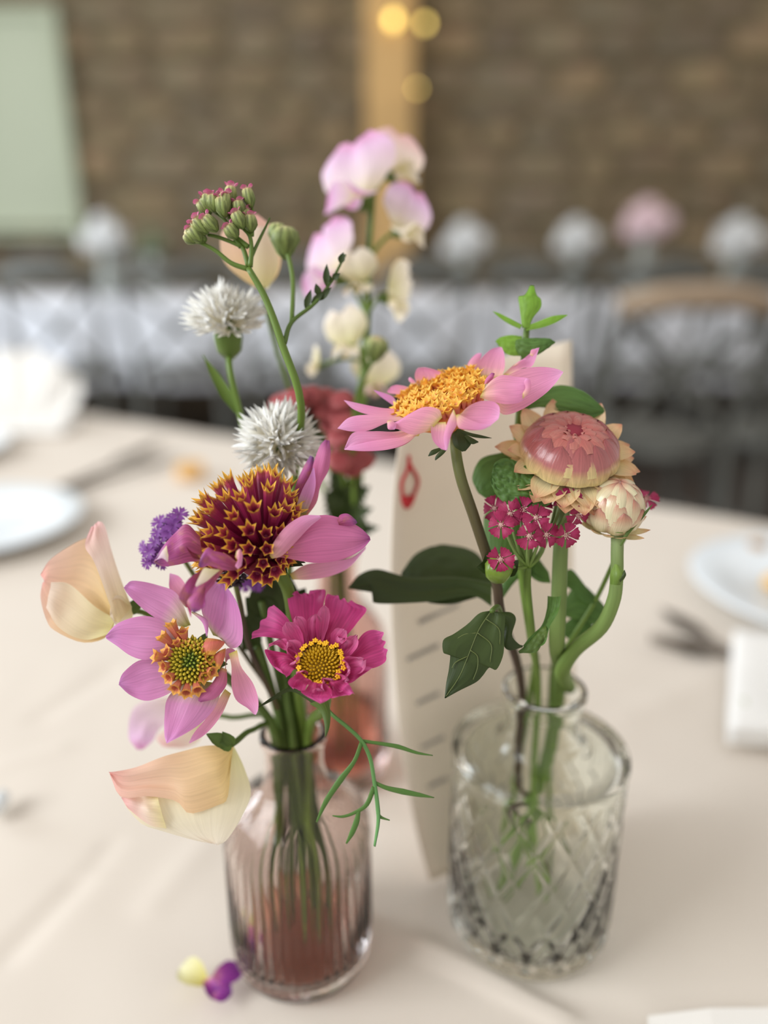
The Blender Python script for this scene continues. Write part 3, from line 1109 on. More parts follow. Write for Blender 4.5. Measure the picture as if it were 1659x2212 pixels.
# upright napkin
c = PZ(62, 926)
root = thing('standing_napkin', c, 'white napkin folded into an upright fan near the far table edge', 'napkin')
for k in range(6):
    a = math.radians(-60 + k * 24)
    petal('napkin_pleat', c + V((.004 * k - .01, 0, .001)), c + V((.105 * math.sin(a), .01 * (k % 2), .03 + .105 * math.cos(a))), (0, -1, .2), .06, M_NAP, root, shape='round', cup=.25 * (1 if k % 2 else -1), nu=6, nv=8)
part('napkin_base', mesh('napkin_base', *xform(box(.15, .10, .012, (0, 0, .0065), .004), Matrix.Translation(c))[:2], M_NAP, smooth=False), root)
# white place card near the table edge
pts = [PZ(1398, 2204), PZ(1662, 2186), PZ(1700, 2330), PZ(1400, 2360)]
vs = [V((p.x, p.y, .0012)) for p in pts]
v, f, u = thicken((vs + [vs[0].lerp(vs[1], .5) + V((0, 0, .002)), vs[3].lerp(vs[2], .5) + V((0, 0, .002))], [(0, 4, 5, 3), (4, 1, 2, 5)], None), .0006)
tag(part('place_card', mesh('place_card', [p + V((0, 0, .0008)) for p in v], f, M_PAPER, smooth=False)), 'plain white place card lying at the table edge by the diamond bottle', 'card')
# sugared almond
c = PZ(-2, 1752) + V((0, 0, .0052))
v, f, u = lathe([(.0012, -.009), (.0038, -.007), (.0052, -.002), (.0048, .004), (.0028, .008), (.0008, .0095)], 16)
tag(part('sugared_almond', mesh('sugared_almond', [Matrix.Rotation(math.pi / 2, 3, 'X') @ p + c for p in v], f, M_CHINA, u)), 'single white sugared almond lying on the bare cloth', 'almond')
# fallen petals
c = PZ(470, 2150)
root = thing('fallen_blossom', c, 'fallen purple and pale yellow blossom lying beside the rose brown bottle', 'petal')
z3 = V((0, 0, 1))
petal('petal', PZ(452, 2140) + z3 * .003, PZ(530, 2112) + z3 * .004, (0, -.4, 1), .0095, M_MAGPET, root, shape='dahlia', cup=.7, arch=.15)
petal('petal', PZ(458, 2150) + z3 * .003, PZ(502, 2158) + z3 * .003, (0, -.5, 1), .009, M_MAGPET, root, shape='round', cup=.6, arch=.2)
petal('petal', PZ(445, 2128) + z3 * .004, PZ(468, 2168) + z3 * .002, (0.3, -.5, 1), .006, M_MAGPET, root, shape='round', cup=.5, arch=.2)
petal('petal', PZ(448, 2138) + z3 * .003, PZ(392, 2112) + z3 * .006, (0, -.3, 1), .011, M_LEMON, root, shape='round', cup=.5, arch=.1, label='pale yellow petal')

# ================================================================ flower parts
def PD(px, py, depth):
    "the place at that depth in front of the camera seen at a photo pixel"
    return CAM + ray(px, py) * depth


def to_cam(C):
    return (CAM - C).normalized()


def star_mesh(name, m, pts=5, flare=1.4, deep=1.0):
    n = pts * 2
    vs, fs, uv = [], [], []
    rings = [(0, .3, 0), (.35, .5, .35), (.72, .82, .72), (.86, .95, .84)]
    for z_, r, v_ in rings:
        for j in range(n):
            a = 2 * math.pi * j / n
            q = r * (1 + .08 * math.cos(pts * a))
            vs.append((q * math.cos(a), q * math.sin(a), z_))
            uv.append((j / n, v_))
    for j in range(n):
        a = 2 * math.pi * j / n
        r, z_, v_ = (flare, 1.0, 1.0) if j % 2 == 0 else (1.0, .90, .93)
        vs.append((r * math.cos(a), r * math.sin(a), z_))
        uv.append((j / n, v_))
    for z_, r, v_ in (((.86, .72, .80), (.6, .45, .55)) if deep == 1 else ((.84, .76, .82), (.74, .4, .76)) if deep else ((.88, .7, .86), (.84, .3, .72))):
        for j in range(n):
            a = 2 * math.pi * j / n
            vs.append((r * math.cos(a), r * math.sin(a), z_))
            uv.append((j / n, v_))
    for i in range(6):
        for j in range(n):
            k = (j + 1) % n
            fs.append((i * n + j, i * n + k, (i + 1) * n + k, (i + 1) * n + j))
    fs.append(tuple(6 * n + j for j in range(n)))
    return mesh(name, vs, fs, m, uv, smooth=False)


def beads(C, n, R, dome, count, br, bl, m, root, name='disc', th0=0.0, th1=1.0, tip=0.25):
    "Fibonacci dome of small pointed buds joined into one part"
    D = []
    M0 = frame(C, n)
    for k in range(count):
        f = lerp(th0, th1, (k + .5) / count)
        rr, a = math.sqrt(f), k * 2.39996
        h = dome * (1 - rr * rr)
        loc = V((R * rr * math.cos(a), R * rr * math.sin(a), h))
        nn = V((math.cos(a) * rr * 1.1, math.sin(a) * rr * 1.1, 1)).normalized()
        s = .75 + .5 * rr
        D.append(xform(lathe([(br * .5 * s, -bl * .4), (br * s, bl * .25 * s), (br * .85 * s, bl * .65 * s), (br * tip * s, bl * s)], 6), M0 @ frame(loc, nn)))
    v, f, u = merge(*D)
    return part(name, mesh(name, v, f, m, u), root, kind='stuff')


def stem_path(start, bot, dx, dy, neck_h, floor_dx=0, floor_dy=0, mids=()):
    return [start] + list(mids) + [V((bot.x + dx, bot.y + dy, neck_h)), V((bot.x + dx * .3 + floor_dx * .5, bot.y + dy * .3 + floor_dy * .5, neck_h * .5)), V((bot.x + floor_dx, bot.y + floor_dy, .014))]


ST_CRIM = [star_mesh('floret', M_CRIM, 5, f, .5) for f in (1.6, 1.75)] + [star_mesh('floret', M_CRIM2, 5, 1.25)]
ST_GOLD = [star_mesh('floret', M_GOLD, 5, f, 0) for f in (1.6, 1.9)]
ST_CORAL = [star_mesh('floret', M_CORAL, 5, f) for f in (1.4, 1.55)]


def floret(me, base, tip, r, root, jit=0.0):
    d = V(tip) - V(base)
    M = frame(base, d) @ Matrix.Rotation(rnd.uniform(0, 1.2), 4, 'Z') @ Matrix.Diagonal((r, r, d.length, 1))
    return part('floret', me, root, M=M)


# ================================================================ mauve dahlia (front of the rose brown bottle)
C = PD(415, 1430, .252)
n = (to_cam(C) + V((-.12, 0, .12))).normalized()
root = thing('dahlia', BL + V((-.006, -.004, .014)), 'open mauve pink dahlia with a green centre and long pointed petals', 'flower')


def Lf(A, B, off=0.0, m=None, rt=None, name='petal', **k):
    A = [(p[0], p[1], (p[2] if len(p) > 2 else 0) + off) for p in A]
    B = [(p[0], p[1], (p[2] if len(p) > 2 else 0) + off) for p in B]
    return loft(name, A, B, C, n, m or PM, rt or root, **k)


PM = M_MAUVE
Lf([(412, 1350), (384, 1284), (340, 1263), (290, 1255), (270, 1264)], [(398, 1356), (350, 1342), (312, 1318), (280, 1288), (268, 1270)], -.0015, bulge=-.10, mid=.05, ripple=.0014, seed=1)
Lf([(405, 1392), (370, 1352), (325, 1331), (285, 1334), (250, 1349), (228, 1375)], [(398, 1405), (360, 1412), (318, 1426), (283, 1417), (252, 1395), (228, 1379)], -.0002, bulge=.09, mid=.05, ripple=.0014, seed=2)
Lf([(388, 1438), (340, 1425), (300, 1427), (268, 1452), (257, 1475)], [(395, 1470), (372, 1494), (341, 1509), (313, 1514), (281, 1501), (257, 1479)], -.0022, bulge=-.10, mid=.05, ripple=.0014, seed=3)
Lf([(398, 1465), (362, 1508), (356, 1548), (355, 1588, .002), (359, 1604, .003)], [(482, 1478), (466, 1525), (436, 1560), (398, 1586, .002), (361, 1606, .003)], -.003, bulge=.07, ripple=.0016, seed=4)
Lf([(486, 1488), (450, 1545), (420, 1582), (408, 1604)], [(499, 1498), (478, 1545), (445, 1585), (410, 1606)], -.005, bulge=-.12, m=M_PINK)
Lf([(494, 1412, .003), (500, 1440, .003), (500, 1480, .002), (510, 1512), (535, 1530), (548, 1543)], [(512, 1404, .004), (521, 1440, .002), (545, 1473), (557, 1505), (558, 1530), (553, 1544)], .001, bulge=-.18, m=M_PINK, seed=5)
Lf([(484, 1410), (490, 1401), (502, 1401), (512, 1408)], [(490, 1484), (486, 1445), (494, 1424), (508, 1432)], .0005, bulge=-.25, m=M_PINK)
Lf([(460, 1372, -.003), (436, 1322), (440, 1280), (458, 1258), (476, 1258)], [(478, 1378, -.003), (498, 1400, .001), (522, 1388, .003), (523, 1345, .003), (511, 1300, .002), (486, 1261)], .0005, bulge=-.22, mid=.05, ripple=.0014, seed=6, nu=14)
Lf([(412, 1322), (437, 1345), (446, 1376)], [(419, 1321), (447, 1338), (450, 1360), (447, 1374)], .003, bulge=.2)
Lf([(402, 1312), (368, 1276), (366, 1240)], [(424, 1302), (392, 1250), (368, 1238)], -.006, bulge=-.1, m=M_PINK)
# shell-like inner petals
Lf([(447, 1378), (436, 1398), (440, 1416)], [(476, 1382), (485, 1390), (463, 1414)], .004, bulge=.2, m=M_CORAL)
Lf([(470, 1408), (462, 1418), (466, 1440)], [(488, 1400), (484, 1425), (474, 1446)], .003, bulge=.25, m=M_CORAL)
Lf([(478, 1442), (456, 1478), (431, 1500), (428, 1514)], [(490, 1446), (489, 1480), (466, 1508), (434, 1517)], .001, bulge=.25, m=M_ROSE)
for (zx, zy, L) in ((672, 560, 1), (575, 690, 1), (800, 640, .8), (505, 905, 1), (590, 1020, .9), (645, 1140, .9), (715, 1255, .9), (835, 1300, .9), (955, 1270, .9), (1030, 1130, .7), (1115, 1075, .8), (1085, 925, .8), (735, 755, .5), (825, 775, .5), (935, 800, .5), (1040, 860, .6), (1010, 1020, .5), (620, 860, .9)):
    px, py = 220 + .217 * zx, 1220 + .217 * zy
    tip = on_plane(px, py, C, n, .0045)
    d = on_plane(px, py, C, n) - C
    base = C + d.normalized() * min(.0055, d.length * .5) + n * .001
    floret(ST_CORAL[rnd.randrange(2)], base, tip, .0018 if L > .6 else .0013, root)
beads(C + n * .0005, n, .0066, .0038, 120, .00062, .0024, M_DISCG, root, 'disc_buds', .10, 1)
beads(C + n * .001, n, .0024, .0036, 26, .0005, .0018, M_DISCC, root, 'young_disc_buds', 0, .9)
v, f, u = lathe([(.0045, -.002), (.0062, .0), (.0058, .0022), (.003, .0034)], 20)
part('receptacle', mesh('receptacle', *xform((v, f, u), frame(C, n))[:2], M_SEPAL), root)
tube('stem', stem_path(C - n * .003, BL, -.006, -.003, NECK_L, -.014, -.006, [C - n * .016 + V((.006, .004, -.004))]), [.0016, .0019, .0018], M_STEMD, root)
for a in range(5):
    e = a * 1.256
    q = frame(C - n * .002, n)
    petal('sepal', q @ V((.003 * math.cos(e), .003 * math.sin(e), 0)), q @ V((.011 * math.cos(e), .011 * math.sin(e), -.004)), n, .004, M_SEPAL, root, shape='leaf', nu=4, nv=5)

# ================================================================ crimson anemone dahlia
root = thing('dahlia', BL + V((.004, .004, .014)), 'fading crimson anemone dahlia with gold star tipped florets and wilted petals', 'flower')
C = PD(572, 1196, .262)
n = V((-.30, -.40, .90)).normalized()
FB = frame(C, n)
Nf = 96
for k in range(Nf):
    f_ = (k + .5) / Nf
    th, a = math.radians(88) * math.sqrt(f_) * (.96 + .04 * math.sin(k)), k * 2.39996
    d = V((math.sin(th) * math.cos(a), math.sin(th) * math.sin(a), math.cos(th)))
    d = FB.to_3x3() @ d
    up = d.z
    if d.z < -.16:
        continue
    R = (.0215 + .0098 * max(0, up) ** 2 - .009 * max(0, d.x) + .0035 * max(0, -d.x)) * rnd.uniform(.90, 1.08)
    me = ST_CRIM[2] if (th > math.radians(80) and rnd.random() < .35) else ST_CRIM[rnd.randrange(2)]
    floret(me, C + d * .003, C + d * R, rnd.uniform(.0015, .0019), root)
v, f, u = lathe([(.004, -.006), (.0085, -.003), (.0095, 0), (.0085, .003), (.005, .0055)], 24)
part('receptacle', mesh('receptacle', *xform((v, f, u), FB)[:2], M_DARKIN), root)
C = PD(560, 1150, .2545)
n = to_cam(C)
PM = M_ROSE
# upright petal with the inner leaf of it
Lf([(640, 1118), (655, 1075), (672, 1040), (676, 1005), (690, 965), (702, 950)], [(664, 1114), (684, 1085), (692, 1050), (710, 1015), (714, 980), (712, 952)], -.003, bulge=.16, m=M_ROSE, ripple=.001)
Lf([(634, 1110), (652, 1060), (668, 1030), (676, 1010)], [(660, 1112), (676, 1075), (682, 1045), (679, 1012)], -.001, bulge=-.12, m=M_MAUVE)
Lf([(630, 1088), (640, 1045), (655, 1010), (670, 984)], [(644, 1095), (660, 1050), (677, 1015), (678, 988)], -.0055, bulge=.3, m=M_WILT)
# wide side petal and its fold
Lf([(583, 1208), (605, 1172), (640, 1140), (690, 1113), (740, 1120), (778, 1140), (799, 1160)], [(588, 1204), (615, 1205), (650, 1212), (690, 1216), (740, 1208), (780, 1188), (800, 1166)], .0085, bulge=.12, ripple=.0012, seed=3, nu=14)
Lf([(582, 1200), (592, 1170), (620, 1135), (655, 1114), (690, 1113)], [(588, 1207), (610, 1200), (640, 1170), (668, 1140), (694, 1118)], .0110, bulge=.22, m=M_PINK, nu=12)
Lf([(728, 1124), (735, 1112), (752, 1110), (768, 1122)], [(732, 1134), (745, 1136), (760, 1136), (772, 1130)], .0100, bulge=.4, m=M_WILT)
Lf([(626, 1240), (660, 1220), (710, 1212), (760, 1205), (790, 1180)], [(632, 1252), (670, 1252), (715, 1244), (755, 1225), (790, 1186)], -.008, bulge=.12, m=M_PINK)
# wilted petals at the near rim
PM = M_WILT
Lf([(520, 1222), (490, 1198), (462, 1190), (449, 1183), (436, 1200), (430, 1216)], [(512, 1232), (490, 1232), (470, 1228), (450, 1222), (438, 1226), (429, 1224)], .0155, bulge=.2, ripple=.002, seed=9)
Lf([(511, 1190), (519, 1186), (524, 1200), (522, 1222)], [(508, 1202), (514, 1212), (508, 1222), (514, 1229)], .0172, bulge=.35, m=M_PINK)
Lf([(440, 1228), (410, 1248), (396, 1268), (386, 1292), (398, 1308)], [(484, 1230), (462, 1262), (444, 1285), (442, 1310), (420, 1322)], .0150, bulge=-.14, ripple=.003, seed=4, nu=12)
Lf([(440, 1260), (418, 1282), (404, 1300), (412, 1318)], [(444, 1272), (440, 1298), (436, 1315), (420, 1324)], .0168, bulge=.3, m=M_WILT)
Lf([(452, 1228), (440, 1228), (428, 1250), (422, 1264)], [(476, 1231), (460, 1244), (446, 1256), (424, 1268)], .0166, bulge=.1, m=M_CREAM)
Lf([(402, 1306), (408, 1322), (411, 1332)], [(408, 1304), (413, 1318), (413, 1334)], .016, m=M_COSMOS)
Lf([(432, 1160), (404, 1132), (378, 1150), (352, 1180), (332, 1212)], [(440, 1212), (410, 1214), (385, 1220), (352, 1224), (333, 1216)], .0060, bulge=.15, ripple=.0025, seed=7, nu=14)
Lf([(360, 1178), (350, 1190), (340, 1206), (332, 1215)], [(364, 1200), (362, 1214), (352, 1206), (336, 1208)], .0095, bulge=.2, m=M_LILAC)
Lf([(402, 1180), (412, 1190), (430, 1200)], [(410, 1196), (418, 1206), (440, 1210)], .0120, bulge=.3, m=M_CRIM2)
# calyx and stem
Cc = PD(575, 1205, .262)
for (b_, t_, wd) in (((560, 1206), (500, 1232), .006), ((575, 1208), (655, 1222), .007), ((590, 1206), (660, 1216), .005), ((570, 1210), (560, 1240), .006), ((585, 1208), (620, 1238), .006)):
    petal('sepal', PD(b_[0], b_[1], .260), PD(t_[0], t_[1], .256), to_cam(C) + V((0, 0, .6)), wd, M_LEAF, root, shape='leaf', arch=.15)
tube('stem', stem_path(PD(585, 1200, .262), BL, .004, .002, NECK_L, .012, .008, [PD(606, 1240, .262), PD(628, 1300, .268), PD(640, 1450, .29)]), [.0026, .0022, .002, .002], M_STEM, root)

# ================================================================ cosmos
root = thing('cosmos', BL + V((.008, -.004, .014)), 'magenta cosmos with fluted petals, a ruffled collar and yellow centre', 'flower')
C = PD(693, 1440, .252)
n = (to_cam(C) + V((-.05, 0, .42))).normalized()
PM = M_COSMOS


def zc(pts):
    return [(520 + .205 * p[0], 1250 + .205 * p[1]) + tuple(p[2:]) for p in pts]


Lf(zc([(560, 830), (470, 640), (300, 620), (75, 615)]), zc([(640, 800), (600, 600), (500, 420), (330, 250)]), .000, bulge=-.08, ripple=.0022, seed=1, nu=18, scal=.07, lobes=3)
Lf(zc([(640, 760), (590, 560), (530, 400), (490, 170), (560, 140)]), zc([(840, 740), (850, 500), (870, 300), (890, 110), (760, 95)]), -.0005, bulge=-.10, ripple=.003, seed=2, nu=24, scal=.07, lobes=3)
Lf(zc([(840, 740), (850, 500), (880, 330), (900, 180), (990, 150)]), zc([(960, 700), (1080, 640), (1230, 480), (1330, 330), (1200, 245)]), .0002, bulge=-.10, ripple=.003, seed=3, nu=24, scal=.07, lobes=3)
Lf(zc([(1070, 850), (1180, 720), (1290, 590), (1400, 530), (1500, 520)]), zc([(1090, 930), (1250, 940), (1400, 930), (1530, 870), (1560, 800)]), .0005, bulge=-.12, ripple=.003, seed=4, nu=20, scal=.08, lobes=3)
Lf(zc([(1050, 960), (1150, 950), (1300, 940), (1390, 930)]), zc([(1000, 1070), (1090, 1100), (1160, 1100), (1270, 1020)]), .003, bulge=-.15, ripple=.003, seed=5)
Lf(zc([(1000, 1060), (1090, 1090), (1150, 1130), (1200, 1215)]), zc([(880, 1120), (900, 1200), (950, 1260), (1090, 1225)]), .005, bulge=-.1, ripple=.003, seed=6)
Lf(zc([(900, 1110), (960, 1180), (940, 1260), (850, 1315)]), zc([(740, 1080), (680, 1160), (640, 1200), (840, 1312)]), .006, bulge=-.2, ripple=.002, seed=7)
Lf(zc([(750, 1070), (700, 1120), (660, 1180), (570, 1160)]), zc([(620, 1000), (560, 1040), (500, 1100), (550, 1150)]), .006, bulge=-.2, ripple=.0025, seed=8)
Lf(zc([(640, 960), (560, 940), (500, 1030), (480, 1040)]), zc([(600, 860), (480, 800), (350, 760), (250, 750), (320, 900), (400, 940)]), .0045, bulge=-.2, ripple=.004, seed=9)
Lf(zc([(610, 850), (480, 760), (380, 700), (280, 750)]), zc([(600, 790), (520, 680), (440, 640), (300, 700)]), .0035, bulge=.25, ripple=.004, seed=10, m=M_COSMOS2)
# ruffled collar
for (b_, mid, t_, wd) in (((650, 720), None, (500, 460), .0062), ((690, 700), None, (590, 400), .0045), ((760, 700), None, (800, 370), .0055), ((830, 690), None, (880, 280), .0050), ((960, 720), None, (1110, 540), .0060),
                        ((1010, 790), None, (1080, 640), .0072), ((1040, 860), None, (1220, 600), .0048), ((1060, 930), None, (1290, 860), .0070), ((1030, 1010), None, (1170, 950), .0070), ((980, 1080), None, (1120, 1090), .0062),
                        ((900, 1130), None, (970, 1080), .0060), ((820, 1120), None, (860, 1170), .0056), ((680, 1060), None, (560, 1000), .0060), ((640, 960), None, (580, 860), .0052), ((620, 870), None, (490, 660), .0058)):
    b3, t3 = zc([b_])[0], zc([t_])[0]
    B3 = on_plane(b3[0], b3[1], C, n, .001)
    T3 = on_plane(t3[0], t3[1], C, n, .0055)
    petal('ruffle', B3, T3, to_cam(C), wd, M_COSMOS2, root, shape='round', cup=rnd.choice((.8, -.7, .9)), arch=-.12, ruffle=.7, seed=rnd.random() * 9, roll=rnd.uniform(-30, 30))
beads(C + n * .001, n, .0064, .0026, 130, .00050, .0017, M_COSD, root, 'disc_buds', 0, 1)
v, f, u = lathe([(.0045, -.0045), (.0066, -.001), (.0064, .0008), (.004, .0024)], 24)
part('receptacle', mesh('receptacle', *xform((v, f, u), frame(C, n))[:2], M_COSD), root)
v1, f1, u1 = lathe([(.00035, 0), (.00055, .0008), (.0005, .002), (.0003, .0026)], 6)
ANB = mesh('anther', v1, f1, M_BLACK, u1)
ad = [xform(lathe([(.0002, 0), (.0005, .0006), (.0001, .0011)], 5), frame((0, 0, .0026), (math.cos(k * 1.256), math.sin(k * 1.256), .5))) for k in range(5)]
v1, f1, u1 = merge(*ad)
ANG = mesh('anther_tip', v1, f1, M_ANTH, u1)
for k in range(30):
    a = k / 30 * 2 * math.pi + rnd.uniform(-.08, .08)
    rr = .0066 + rnd.uniform(-.0008, .0006)
    q = frame(C, n) @ V((rr * math.cos(a), rr * math.sin(a), .0012))
    dr = (n + (q - C).normalized() * .25)
    ob = part('anther', ANB, root, M=frame(q, dr))
    part('anther_tip', ANG, ob, M=Matrix.Rotation(rnd.random() * 3, 4, 'Z'))
tube('stem', stem_path(C - n * .003, BL, .0065, -.002, NECK_L, .008, -.012, [PD(700, 1530, .268)]), [.0024, .0018, .0016], M_STEM, root)
Cs, ns_ = C.copy(), n.copy()
C = PD(640, 1510, .256)
n = (to_cam(C) + V((0, 0, .5))).normalized()
Lf([(682, 1508), (650, 1488), (620, 1486), (588, 1505), (556, 1528)], [(690, 1532), (655, 1506), (625, 1494), (590, 1513), (556, 1530)], 0, bulge=.2, m=M_LEAF, name='sepal')
Lf([(668, 1520), (690, 1535), (700, 1560), (702, 1590)], [(708, 1512), (714, 1540), (712, 1570), (704, 1592)], .002, bulge=.15, m=M_SEPAL, name='sepal')
# thread leaf of the cosmos
TD = .258


def thread(pts, r, parent, dd=0.0, nm='leaflet'):
    return tube(nm, [PD(p[0], p[1], TD + dd + (p[2] if len(p) > 2 else 0)) for p in pts], r, M_THREAD, parent, flat=.45, sides=8)


main = thread([(706, 1530, .004), (720, 1546), (752, 1572), (782, 1602), (800, 1640), (809, 1692), (815, 1735), (817, 1775), (809, 1828)], [.0009, .0010, .0010, .0009, .0010, .0005], root, nm='thread_leaf')
for pts, r in (([(780, 1600), (820, 1606), (860, 1613), (900, 1626), (935, 1632)], [.0007, .0007, .0009, .0006, .0002]), ([(781, 1604), (765, 1645), (735, 1685), (705, 1730), (684, 1776)], [.0007, .0007, .0011, .0009, .0003]),
               ([(808, 1690), (835, 1702), (870, 1710), (905, 1717), (938, 1723)], [.0007, .0009, .0012, .0009, .0002]), ([(808, 1700), (792, 1738), (765, 1756), (740, 1764), (718, 1762)], [.0008, .0008, .0006, .0005, .0002]),
               ([(775, 1752), (770, 1775), (760, 1800), (748, 1822)], [.0006, .0010, .0009, .0003]), ([(816, 1755), (822, 1765), (842, 1772)], [.0006, .0006, .0002])):
    part('leaflet', mesh('leaflet', *tube_data([PD(p[0], p[1], TD) for p in pts], r, flat=.45)[:2], M_THREAD), main)

# ================================================================ verbena
root = thing('verbena', BL + V((-.004, .006, .014)), 'purple verbena cluster peeping out behind the crimson dahlia', 'flower')
C = PD(350, 1170, .268)
n = (to_cam(C) + V((-.3, 0, .4))).normalized()
VP = mesh('petal', *petal_data((0, 0, 0), (.0026, 0, .0004), (0, 0, 1), .0022, shape='cosmos', notch=.25, lobes=2, nu=4, nv=4)[:2], M_VERB)
VP.materials[0] = M_VERB


def verb_floret(q, dr, s=1.0, rt=None):
    v, f, u = lathe([(.0006, -.008), (.0007, -.003), (.0006, 0)], 6)
    o = part('flower_tube', mesh('flower_tube', v, f, M_DARKCAL, u), rt or root, M=frame(q, dr) @ Matrix.Scale(s, 4))
    for k in range(5):
        part('petal', VP, o, M=Matrix.Rotation(k * 1.2566, 4, 'Z'))


for (px, py) in ((388, 1112), (372, 1120), (360, 1132), (340, 1150), (352, 1158), (335, 1172), (310, 1182), (322, 1192), (330, 1205), (345, 1188), (365, 1150), (345, 1128), (318, 1216), (350, 1214), (376, 1136)):
    q = PD(px, py, .266 + rnd.uniform(-.002, .004))
    verb_floret(q, q - PD(385, 1190, .280), rnd.uniform(1.0, 1.35))
for (px, py) in ((540, 1252), (552, 1240), (528, 1262), (556, 1262)):
    verb_floret(PD(px, py, .285), (0, -1, .3), 1.3)
v, f, u = merge(*[xform(lathe([(.0003, 0), (.0009, .0015), (.0004, .0035)], 6), frame(PD(500 + rnd.uniform(-26, 28), 1240 + rnd.uniform(-18, 22), .268), V((rnd.uniform(-1, 1), -1, rnd.uniform(-.4, 1))))) for k in range(40)])
part('dark_buds', mesh('dark_buds', v, f, M_DARKCAL, u), root, kind='stuff')
tube('stem', stem_path(PD(385, 1190, .280), BL, -.004, .005, NECK_L, -.008, .012, [PD(430, 1260, .285), PD(520, 1400, .295)]), [.0009, .0010, .0012], M_STEMP, root)
tube('stem', [PD(505, 1245, .272), PD(520, 1310, .276), PD(540, 1400, .285), PD(600, 1530, .297)], [.0010, .0010, .0011], M_STEMP, root)

# ================================================================ sweet peas low on the rose brown bottle
root = thing('sweet_pea', BL + V((-.009, .002, .014)), 'peach cream sweet pea bloom with a rosy folded wing, away from the dahlias', 'flower')
C = PD(190, 1255, .270)
n = (to_cam(C) + V((-.2, 0, .1))).normalized()
PM = M_PEACH
Lf([(262, 1320), (235, 1240), (212, 1170), (190, 1160), (150, 1178), (108, 1208), (90, 1240)], [(248, 1345), (230, 1378), (180, 1388), (120, 1362), (100, 1338), (86, 1290), (88, 1262)], 0, bulge=-.10, ripple=.004, seed=2, nu=16, m=M_PEACH)
Lf([(285, 1312, .001), (262, 1255), (240, 1185), (226, 1135), (212, 1126)], [(250, 1352, .003), (232, 1290, .006), (205, 1215, .006), (185, 1180, .003), (198, 1140)], .003, bulge=.12, ripple=.002, seed=3, nu=12, m=M_BLUSH)
Lf([(250, 1338), (205, 1310), (150, 1262), (112, 1258)], [(238, 1370), (182, 1382), (128, 1356), (97, 1312)], .0015, bulge=-.08, ripple=.002, seed=8, m=M_CREAM)
petal('keel', PD(285, 1320, .268), PD(238, 1330, .264), (-.2, -1, .5), .012, M_CREAM, root, shape='round', cup=.6)
petal('sepal', PD(305, 1312, .272), PD(275, 1304, .270), (0, -1, .5), .006, M_SEPAL, root, shape='leaf', cup=.5)
tube('stem', stem_path(PD(285, 1318, .272), BL, -.0085, .002, NECK_L, -.016, .004, [PD(330, 1335, .276), PD(440, 1430, .287)]), [.0009, .0010, .0012], M_STEM, root)

root = thing('sweet_pea', BL + V((-.008, -.003, .014)), 'drooping cream and apricot sweet pea bloom hanging over the bottle shoulder', 'flower')
C = PD(390, 1715, .262)
n = (to_cam(C) + V((-.1, 0, .25))).normalized()
Lf([(505, 1612), (528, 1660), (542, 1715), (520, 1770), (490, 1815), (470, 1825)], [(470, 1640), (420, 1670), (340, 1690), (262, 1712), (300, 1775), (350, 1795), (420, 1815), (455, 1822)], -.002, bulge=.10, ripple=.003, seed=5, nu=16, m=M_CREAM)
Lf([(505, 1610), (440, 1612), (370, 1630), (300, 1655), (236, 1668)], [(500, 1640), (492, 1720), (470, 1738), (410, 1757), (380, 1730), (320, 1720), (262, 1722), (238, 1674)], .004, bulge=.16, ripple=.003, seed=6, nu=16, m=M_PEACH)
Lf([(340, 1716), (300, 1716), (262, 1722)], [(360, 1790), (320, 1780), (275, 1745)], .001, bulge=.2, ripple=.002, seed=7, m=M_BLUSH)
for (b_, t_, wd) in (((500, 1606), (445, 1585), .005), ((504, 1604), (470, 1612), .005), ((506, 1608), (480, 1580), .004)):
    petal('sepal', PD(b_[0], b_[1], .266), PD(t_[0], t_[1], .264), (0, -1, .6), wd, M_SEPAL, root, shape='leaf', cup=.4)
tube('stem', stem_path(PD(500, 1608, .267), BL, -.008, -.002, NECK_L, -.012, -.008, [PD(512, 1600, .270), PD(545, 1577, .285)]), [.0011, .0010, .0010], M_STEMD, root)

root = thing('sweet_pea', BL + V((-.010, .004, .014)), 'pale pink sweet pea bloom hidden behind the mauve dahlia', 'flower')
C = PD(345, 1565, .31)
n = (to_cam(C) + V((.1, 0, .3))).normalized()
Lf([(440, 1530), (360, 1505), (290, 1530), (278, 1590), (296, 1620)], [(445, 1545), (400, 1560), (350, 1570), (330, 1600), (310, 1618)], 0, bulge=.12, ripple=.003, m=M_LILAC)
Lf([(430, 1545), (390, 1560), (340, 1590), (350, 1612)], [(440, 1560), (430, 1600), (400, 1615), (360, 1614)], .003, bulge=.15, m=M_BLUSH)
tube('stem', stem_path(PD(440, 1540, .31), BL, -.008, .004, NECK_L, -.01, .01, [PD(500, 1550, .308)]), [.0010, .0010, .0010], M_STEMD, root)


